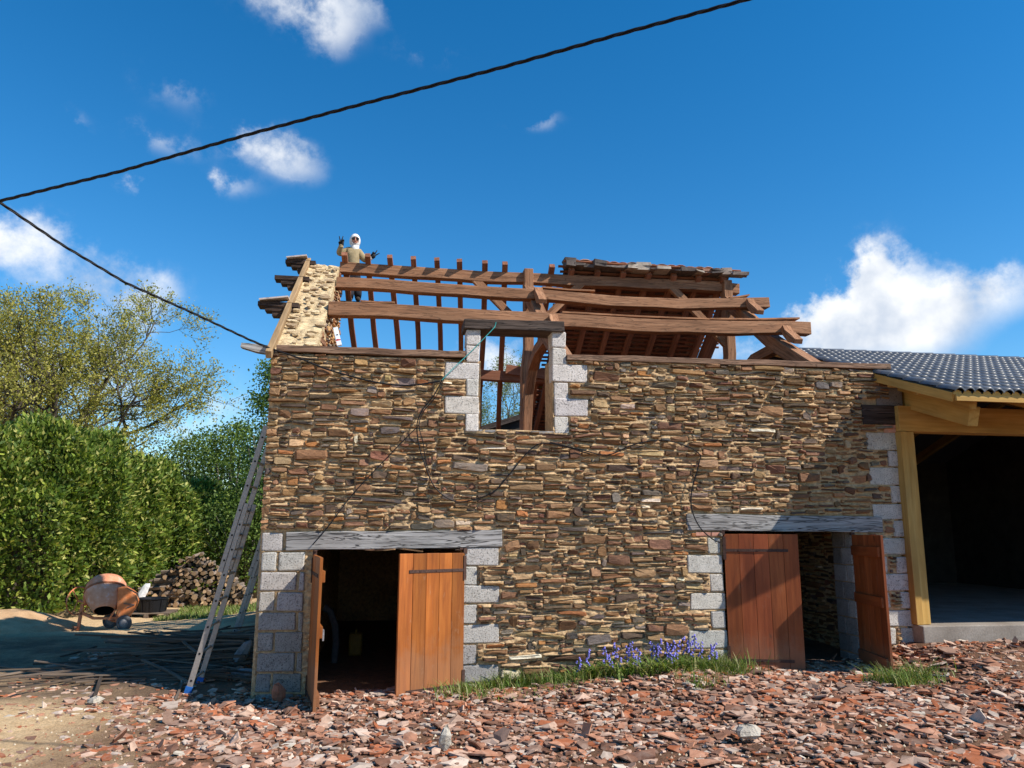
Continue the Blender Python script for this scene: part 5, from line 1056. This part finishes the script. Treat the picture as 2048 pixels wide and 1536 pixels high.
def build_shed():
    Y = 9.4; a = onY(955, 855, Y); b = onY(1125, 803, Y); sh = thing('corrugated_shed', 'dark shed with sloping corrugated roof seen through the window', 'shed', ((a.x+b.x)/2, Y+1.5, 0)); u = (b-a); n = 16; xr = b+u*.8; mb = MB()
    L = 3.; vs = []; m = 60
    for i in range(m+1):
        t = i/m
        for (yy, dz) in ((0, 0), (L, 0), (0, -.02), (L, -.02)): p = a-u*.3+(xr-a+u*.3)*t; vs.append(Vector((p.x, Y+yy, p.z+dz)))
    fs = []
    for i in range(m): o = 4*i; fs += [(o, o+4, o+5, o+1), (o+2, o+3, o+7, o+6), (o, o+2, o+6, o+4), (o+1, o+5, o+7, o+3)]
    fs += [(0, 1, 3, 2), (4*m, 4*m+2, 4*m+3, 4*m+1)]
    mb.add(vs, fs); mb.build('roof', M['sheet'], sh)
    mb = MB(); p = a-u*.3; mb.beam([p+Vector((0, -.03, -.06)), xr+Vector((0, -.03, -.06))], .04, .12, (0, 1, 0), (.8, .8, .8)); mb.build('barge_board', M['dark_wood'], sh)
    x0 = a.x; mb = MB(); q = [Vector((x, Y+.1+dy, z)) for dy in (0, L-.2) for (x, z) in ((a.x, 0), (xr.x-.1, 0), (xr.x-.1, xr.z-.2), (a.x, a.z-.1))]; mb.add(q, [(0, 1, 2, 3), (7, 6, 5, 4), (0, 4, 5, 1), (1, 5, 6, 2), (2, 6, 7, 3), (3, 7, 4, 0)]); mb.build('wall', M['shed'], sh)
build_shed()
# grass, bluebells
def blades(name, X, Y, h, lean, cols, wid, label, cat='grass', z0=None, parent=None):
    N = len(X); Z = gz(X, Y)-.01; a = RNG.uniform(0, 6.283, N); dx, dy = np.cos(a), np.sin(a); sx, sy = -dy, dx; V = []
    for (t, k) in ((0, 1), (.55, .8), (1, .05)):
        bend = lean*t*t*h; cx = X+dx*bend; cy = Y+dy*bend; cz = Z+h*t*(1-.35*lean*t)
        for sg in (-1, 1): V.append(np.stack([cx+sg*sx*wid*k, cy+sg*sy*wid*k, cz], -1))
    V = np.stack(V, 1).reshape(-1, 3); b = np.arange(N)[:, None]*6; Fq = np.concatenate([b+np.array([[0, 1, 3, 2]]), b+np.array([[2, 3, 5, 4]])])
    o = nmesh(name, V, Fq, M['grass_blade'], np.repeat(cols, 6, 0)); tag(o, label, cat, None, 'stuff'); return o
def scatter_px(pts, n, sx, sy):
    X = []; Y = []
    for (px, py, k) in pts: p = on(px, py, 2, .15); p = on(px, py, 2, G(p.x, p.y)); m = int(n*k); X.append(RNG.normal(p.x, sx, m)); Y.append(np.minimum(RNG.normal(p.y, sy, m), -.03)); 
    return np.concatenate(X), np.concatenate(Y)
GC = np.array([(.08, .15, .025), (.14, .21, .04), (.22, .27, .07), (.3, .28, .12)])
def gcol(n): return GC[RNG.integers(0, 4, n)]*RNG.uniform(.8, 1.25, (n, 1))
X, Y = scatter_px([(935, 1385, .7), (965, 1372, 1), (1000, 1368, 1.1), (1040, 1366, 1), (1080, 1365, 1), (1120, 1368, .9), (1150, 1366, .6), (1010, 1400, .25), (930, 1400, .3), (1060, 1395, .25)], 330, .16, .15); blades('grass_tuft', X, Y, RNG.uniform(.04, .2, len(X))*(1+1.2*vnoise(X, Y, 5, 3)), RNG.uniform(.3, 1.2, len(X)), gcol(len(X)), RNG.uniform(.003, .006, len(X)), 'green grass growing along the foot of the wall right of the left doorway')
X, Y = scatter_px([(1340, 1340, 1), (1380, 1342, 1.4), (1410, 1343, 1.6), (1440, 1343, 1.5), (1465, 1345, .8), (1400, 1365, .3)], 330, .13, .12); blades('grass_tuft', X, Y, RNG.uniform(.06, .27, len(X))*(1+1.2*vnoise(X, Y, 5, 3)), RNG.uniform(.3, 1.2, len(X)), gcol(len(X)), RNG.uniform(.003, .006, len(X)), 'green grass clump by the left jamb of the right doorway')
X, Y = scatter_px([(1780, 1320, 1), (1800, 1318, 1.4), (1820, 1315, 1.4), (1840, 1312, 1)], 260, .12, .13); blades('grass_tuft', X, Y, RNG.uniform(.05, .22, len(X))*(1+1.2*vnoise(X, Y, 5, 3)), RNG.uniform(.3, 1.2, len(X)), gcol(len(X)), RNG.uniform(.003, .006, len(X)), 'green grass clump between the open red door leaf and the hangar')
X, Y = scatter_px([(1180, 1358, 1), (1215, 1355, 1), (1250, 1352, 1.2), (1290, 1350, 1.2), (1330, 1348, 1.2), (1370, 1348, 1)], 70, .12, .07); blades('strap_leaves', X, Y, RNG.uniform(.14, .3, len(X)), RNG.uniform(.7, 1.3, len(X)), gcol(len(X))*1.1, RNG.uniform(.007, .012, len(X)), 'broad strap leaves under the bluebells at the wall', 'leaves')
X = RNG.uniform(-4.2, -1.2, 9000); Y = RNG.uniform(8.2, 10.8, 9000); p1 = onY(340, 1232, 8.4); k = (Y > 8.2+.55*(X+1.2)+.6*vnoise(X, Y, 1.5, 6)+1.) & (X > p1.x-.3); X, Y = X[k], Y[k]; blades('grass_strip', X, Y, RNG.uniform(.04, .14, len(X)), RNG.uniform(.2, .9, len(X)), gcol(len(X)), RNG.uniform(.006, .01, len(X)), 'strip of short grass in front of the wood pile')
def build_bluebells():
    rnd = random.Random(4)
    spots = [(1157, 1322), (1175, 1305), (1210, 1300), (1222, 1312), (1232, 1292), (1238, 1318), (1252, 1298), (1262, 1290), (1270, 1316), (1276, 1303), (1304, 1290), (1312, 1300), (1318, 1284), (1330, 1292), (1338, 1300), (1345, 1287), (1352, 1296), (1362, 1284), (1372, 1280), (1380, 1288), (1388, 1275), (1400, 1290), (1420, 1296), (1428, 1292)]
    for (px, py) in spots:
        y = -rnd.uniform(.12, .3); t = onY(px, py, y); g0 = G(t.x, y); fl = thing('bluebell', 'violet blue bluebell in flower against the foot of the stone wall', 'flower', (t.x, y, g0), 'bluebells along the wall')
        mb = MB(); st = [Vector((t.x+rnd.uniform(-.03, .03), y, g0)), Vector((t.x, y-.01, (g0+t.z)/2)), Vector((t.x, y-.01, t.z)), Vector((t.x+rnd.uniform(-.02, .02), y-.03, t.z+.03))]; mb.tube(st, .0035, 4, (.14, .17, .05)); mb.build('stem', M['grass_blade'], fl)
        for k in range(9):
            z = t.z+.03-k*.019; a = rnd.uniform(0, 6.283); c_ = Vector((t.x+.02*math.cos(a), y-.01+.02*math.sin(a), z)); mb = MB(); mb.lathe([(.002, .012), (.009, .006), (.009, -.006), (.014, -.014)], 6, Matrix.Translation(c_) @ Matrix.Rotation(.5, 4, Vector((math.sin(a), -math.cos(a), 0)))); mb.build('bell', M['lilac'], fl)
build_bluebells()

# ------------------------------------------------------------------ small things on and in the barn
p = onY(676, 692, .9); a = onplane(671, 656, (.5, 0, 0), (1, 0, 0))
def build_small():
    A = Vector((.62, .24, ZE-.02)); q = onY(679, 691, .2); B = onY(671, 656, .55); A = q; sl = thing('spirit_level', 'white spirit level leaning inside the gable on the wall plate', 'spirit level', A)
    mb = MB(); mb.beam([A, B], .02, .055, (0, 1, 0)); mb.build('bar', M['white_plastic'], sl, bevel=.003); m_ = A.lerp(B, .55); mb = MB(); mb.beam([m_-Vector((0, .012, .015)), m_+Vector((0, -.012, .015))], .006, .02, (0, 1, 0)); mb.build('vial', M['black_plastic'], sl); m_ = A.lerp(B, .25)
    mb = MB(); mb.beam([m_-Vector((.0, .012, .02)), m_+Vector((0, -.012, .02))], .006, .05, (0, 1, 0)); mb.build('band', M['red_plastic'], sl)
    # things in the dark of the left doorway
    c = Vector((.95, 2.6, .0)); jc = thing('jerrycan', 'dull yellow jerrycan in the dark left doorway', 'jerrycan', c); mb = MB(); mb.box((c.x-.09, c.y-.12, .005), (c.x+.09, c.y+.12, .3)); mb.build('body', M['yellow_plastic'], jc, bevel=.025)
    mb = MB(); mb.tube([(c.x, c.y-.08, .3), (c.x, c.y-.07, .345), (c.x, c.y+.03, .345), (c.x, c.y+.04, .3)], .014, 6); mb.build('handle', M['yellow_plastic'], jc); mb = MB(); mb.tube([(c.x, c.y+.085, .29), (c.x, c.y+.085, .34)], .025, 8); mb.build('cap', M['black_plastic'], jc)
    pts = [onY(648, 1215, 2.), onY(660, 1222, 2.), onY(670, 1250, 2.), onY(672, 1285, 2.), onY(668, 1325, 2.), (onY(664, 1345, 2.).x, 2., .03)]; mb = MB(); mb.tube(pts, .045, 8); tag(mb.build('flexible_hose', M['tyre'], origin=pts[-1]), 'grey flexible hose hanging in the dark of the left doorway', 'hose')
build_small()

# ------------------------------------------------------------------ the person on the roof
def build_person():
    Yp = 4.02; q = lambda px, py, dy=0.: onY(px, py, Yp+dy)
    feetz = zr(Yp)+.11; root = thing('person', 'person in beige sweater and white balaclava making victory signs on the roof', 'person', (q(707, 600).x, Yp, feetz))
    J = {}
    def j(n, px, py, dy, rx, ry=None): J[n] = (q(px, py, dy), rx, ry or rx)
    j('pel', 706, 556, 0, .135, .115); j('sp', 706, 536, .0, .13, .11); j('ch', 706, 514, 0, .165, .13); j('up', 706, 503, 0, .12, .09); j('nk', 708, 496, 0, .055); j('h0', 709, 490, -.02, .07); j('h1', 710, 482, -.03, .078, .09); j('h2', 711, 474, -.02, .062, .07)
    j('sl', 695, 503, 0, .078); j('el', 677, 507, -.06, .062); j('wl', 682, 493, -.16, .042); j('pl', 683, 487, -.17, .03)
    j('sr', 718, 506, 0, .075); j('er', 731, 521, .0, .06); j('wr', 741, 516, -.12, .036); j('pr', 745, 512.5, -.13, .03)
    for n, hx, kx, kdy in (('a', 700, 700, -.22), ('b', 713, 716, -.12)):
        j('h'+n, hx, 560, 0, .095); j('k'+n, kx, 590, kdy, .07)
        f = q(kx-1, 622, 0); J['f'+n] = (Vector((f.x, Yp-.02, feetz+.09)), .05, .05); J['t'+n] = (Vector((f.x+.01, Yp-.2, feetz+.045)), .045, .04)
    E_ = [('pel', 'sp'), ('sp', 'ch'), ('ch', 'up'), ('up', 'nk'), ('nk', 'h0'), ('h0', 'h1'), ('h1', 'h2'), ('up', 'sl'), ('sl', 'el'), ('el', 'wl'), ('wl', 'pl'), ('up', 'sr'), ('sr', 'er'), ('er', 'wr'), ('wr', 'pr'), ('pel', 'ha'), ('ha', 'ka'), ('ka', 'fa'), ('fa', 'ta'), ('pel', 'hb'), ('hb', 'kb'), ('kb', 'fb'), ('fb', 'tb')]
    K = list(J); me = bpy.data.meshes.new('body_cage'); me.from_pydata([J[k][0] for k in K], [(K.index(a), K.index(b)) for a, b in E_], []); o = bpy.data.objects.new('body_cage', me); COL.objects.link(o)
    o.modifiers.new('skin', 'SKIN'); sv = me.skin_vertices[0].data if me.skin_vertices else None
    if sv is None:
        bpy.context.view_layer.objects.active = o; bpy.ops.mesh.customdata_skin_add(); sv = me.skin_vertices[0].data
    for i, k in enumerate(K): sv[i].radius = (J[k][1], J[k][2]); sv[i].use_root = (k == 'pel')
    sb = o.modifiers.new('sub', 'SUBSURF'); sb.levels = 2; sb.render_levels = 2
    dg = bpy.context.evaluated_depsgraph_get(); dg.update(); m2 = bpy.data.meshes.new_from_object(o.evaluated_get(dg)); bpy.data.objects.remove(o)
    m2.name = 'body'; body = bpy.data.objects.new('body', m2); COL.objects.link(body); adopt(body, root); m2.materials.clear()
    for k in ('knit', 'trousers', 'glove', 'skin', 'boots'): m2.materials.append(M[k])
    grp = {'pel': 1, 'sp': 0, 'ch': 0, 'up': 0, 'nk': 0, 'h0': 3, 'h1': 3, 'h2': 3, 'sl': 0, 'el': 0, 'wl': 0, 'pl': 2, 'sr': 0, 'er': 0, 'wr': 0, 'pr': 2}
    for k in K: grp.setdefault(k, 1 if k[0] in 'hk' else 4)
    segs = [(J[a][0], J[b][0], a, b) for a, b in E_]
    for f in m2.polygons:
        best = None; c = f.center
        for A, B, a, b in segs:
            d = B-A; t = max(0, min(1, (c-A).dot(d)/d.length_squared)); dist = (c-(A+d*t)).length
            if best is None or dist < best[0]: best = (dist, grp[a] if t < .5 else grp[b])
        f.material_index = best[1]; f.use_smooth = True
    # hands: palm, two raised fingers, curled fingers, thumb
    def hand(w, p, side, spread_dir):
        d = (J[p][0]-J[w][0]).normalized(); d = (d*.4+spread_dir).normalized(); c = J[p][0]; view = Vector((0, -1, 0)); s_ = d.cross(view).normalized()*side; mb = MB(); pal = [c-d*.035, c, c+d*.04]
        mb.beam([c-d*.03, c+d*.01, c+d*.05], .075, .03, s_, (1, 1, 1))
        b0 = c+d*.045
        for k, (off, L, sp) in enumerate(((.026, .08, .32), (.006, .088, -.22))): e = (d+s_*sp).normalized(); r0 = b0+s_*off; mb.tube([r0, r0+e*L*.5, r0+e*L], [.0105, .0095, .007], 7)
        for off in (-.014, -.031): r0 = b0+s_*off; mb.tube([r0-d*.01, r0+d*.02+view*.012, r0+d*.012+view*.034, r0-d*.014+view*.03], [.0105, .01, .009, .008], 7)
        r0 = c-d*.015+s_*.032; mb.tube([r0, r0+d*.025+s_*.012+view*.015, r0+d*.04-s_*.02+view*.035], [.012, .011, .009], 7)
        mb.build('glove', M['glove'], root, True)
    hand('wl', 'pl', -1, Vector((.05, 0, 1))); hand('wr', 'pr', 1, Vector((.75, 0, 1)).normalized())
    for w, p in (('wl', 'pl'), ('wr', 'pr')):
        a, b = J[w][0], J[p][0]; mb = MB(); mb.tube([a.lerp(b, -.25), a.lerp(b, .35)], [.042, .04], 12, cap=False); mb.build('cuff', M['balaclava' if w == 'wr' else 'knit'], root, True)
    # balaclava with a face opening, sunglasses
    hc = J['h1'][0]+Vector((0, 0, -.005)); ft = Vector((.12, -1, -.12)).normalized(); rg = ft.cross(Vector((0, 0, 1))).normalized(); uu = rg.cross(ft); A_, B_, C_ = .092, .112, .128; mb = MB(); n, m_ = 28, 20; vs = []; fs = []
    for i in range(m_+1):
        th = math.pi*i/m_
        for k in range(n): a = 6.283*k/n; vs.append(hc+rg*(math.sin(th)*math.cos(a)*A_)+ft*(math.sin(th)*math.sin(a)*B_)+uu*(math.cos(th)*C_))
    for i in range(m_):
        for k in range(n):
            th = math.pi*(i+.5)/m_; a = 6.283*(k+.5)/n; x, y, z = math.sin(th)*math.cos(a), math.sin(th)*math.sin(a), math.cos(th)
            if y > 0 and (x/.62)**2+((z-.02)/.5)**2 < 1: continue
            fs.append((n*i+k, n*i+n+k, n*i+n+(k+1) % n, n*i+(k+1) % n))
    mb.add(vs, fs); ob = mb.build('balaclava', M['balaclava'], root, True); md = ob.modifiers.new('th', 'SOLIDIFY'); md.thickness = .008
    mb = MB(); mb.tube([hc-uu*.08+ft*.02, hc-uu*.14+ft*.015, hc-uu*.2], [.075, .07, .085], 14); mb.build('neck_cowl', M['balaclava'], root, True)
    mb = MB(); mb.lathe([(.001, .10), (.05, .085), (.08, .03), (.082, -.02), (.06, -.08), (.001, -.1)], 18, Matrix.Translation(hc+ft*.018)); mb.build('face', M['skin'], root, True)
    f0 = hc+ft*.1
    mb = MB(); mb.tube([f0+uu*.02, f0-uu*.02+ft*.018, f0-uu*.026], [.008, .014, .008], 8); mb.build('nose', M['skin'], root, True)
    for s_ in (-1, 1): mb = MB(); c = f0+rg*(s_*.033)+uu*.022-ft*.004; mb.beam([c-rg*.026, c-rg*.01, c+rg*.012, c+rg*.027], .02, .034, ft, (1, 1, 1), 0, hs=[.024, .038, .038, .022]); mb.build('lens', M['black_plastic'], root)
    mb = MB(); mb.beam([f0-uu*.046-rg*.025, f0-uu*.05+ft*.004, f0-uu*.046+rg*.025], .01, .009, ft); mb.build('mouth', M['skin'], root)
    # crawl board under the feet, hooked on the rear rafters
    mb = MB(); mb.beam([(root.location.x-.45, Yp-.08, feetz-.02), (root.location.x+.5, Yp-.08, feetz-.02)], .3, .03, (0, 1, 0)); mb.build('foot_board', M['lath'], barn)
build_person()
print('TREES', [i[1:] for i in INFO])
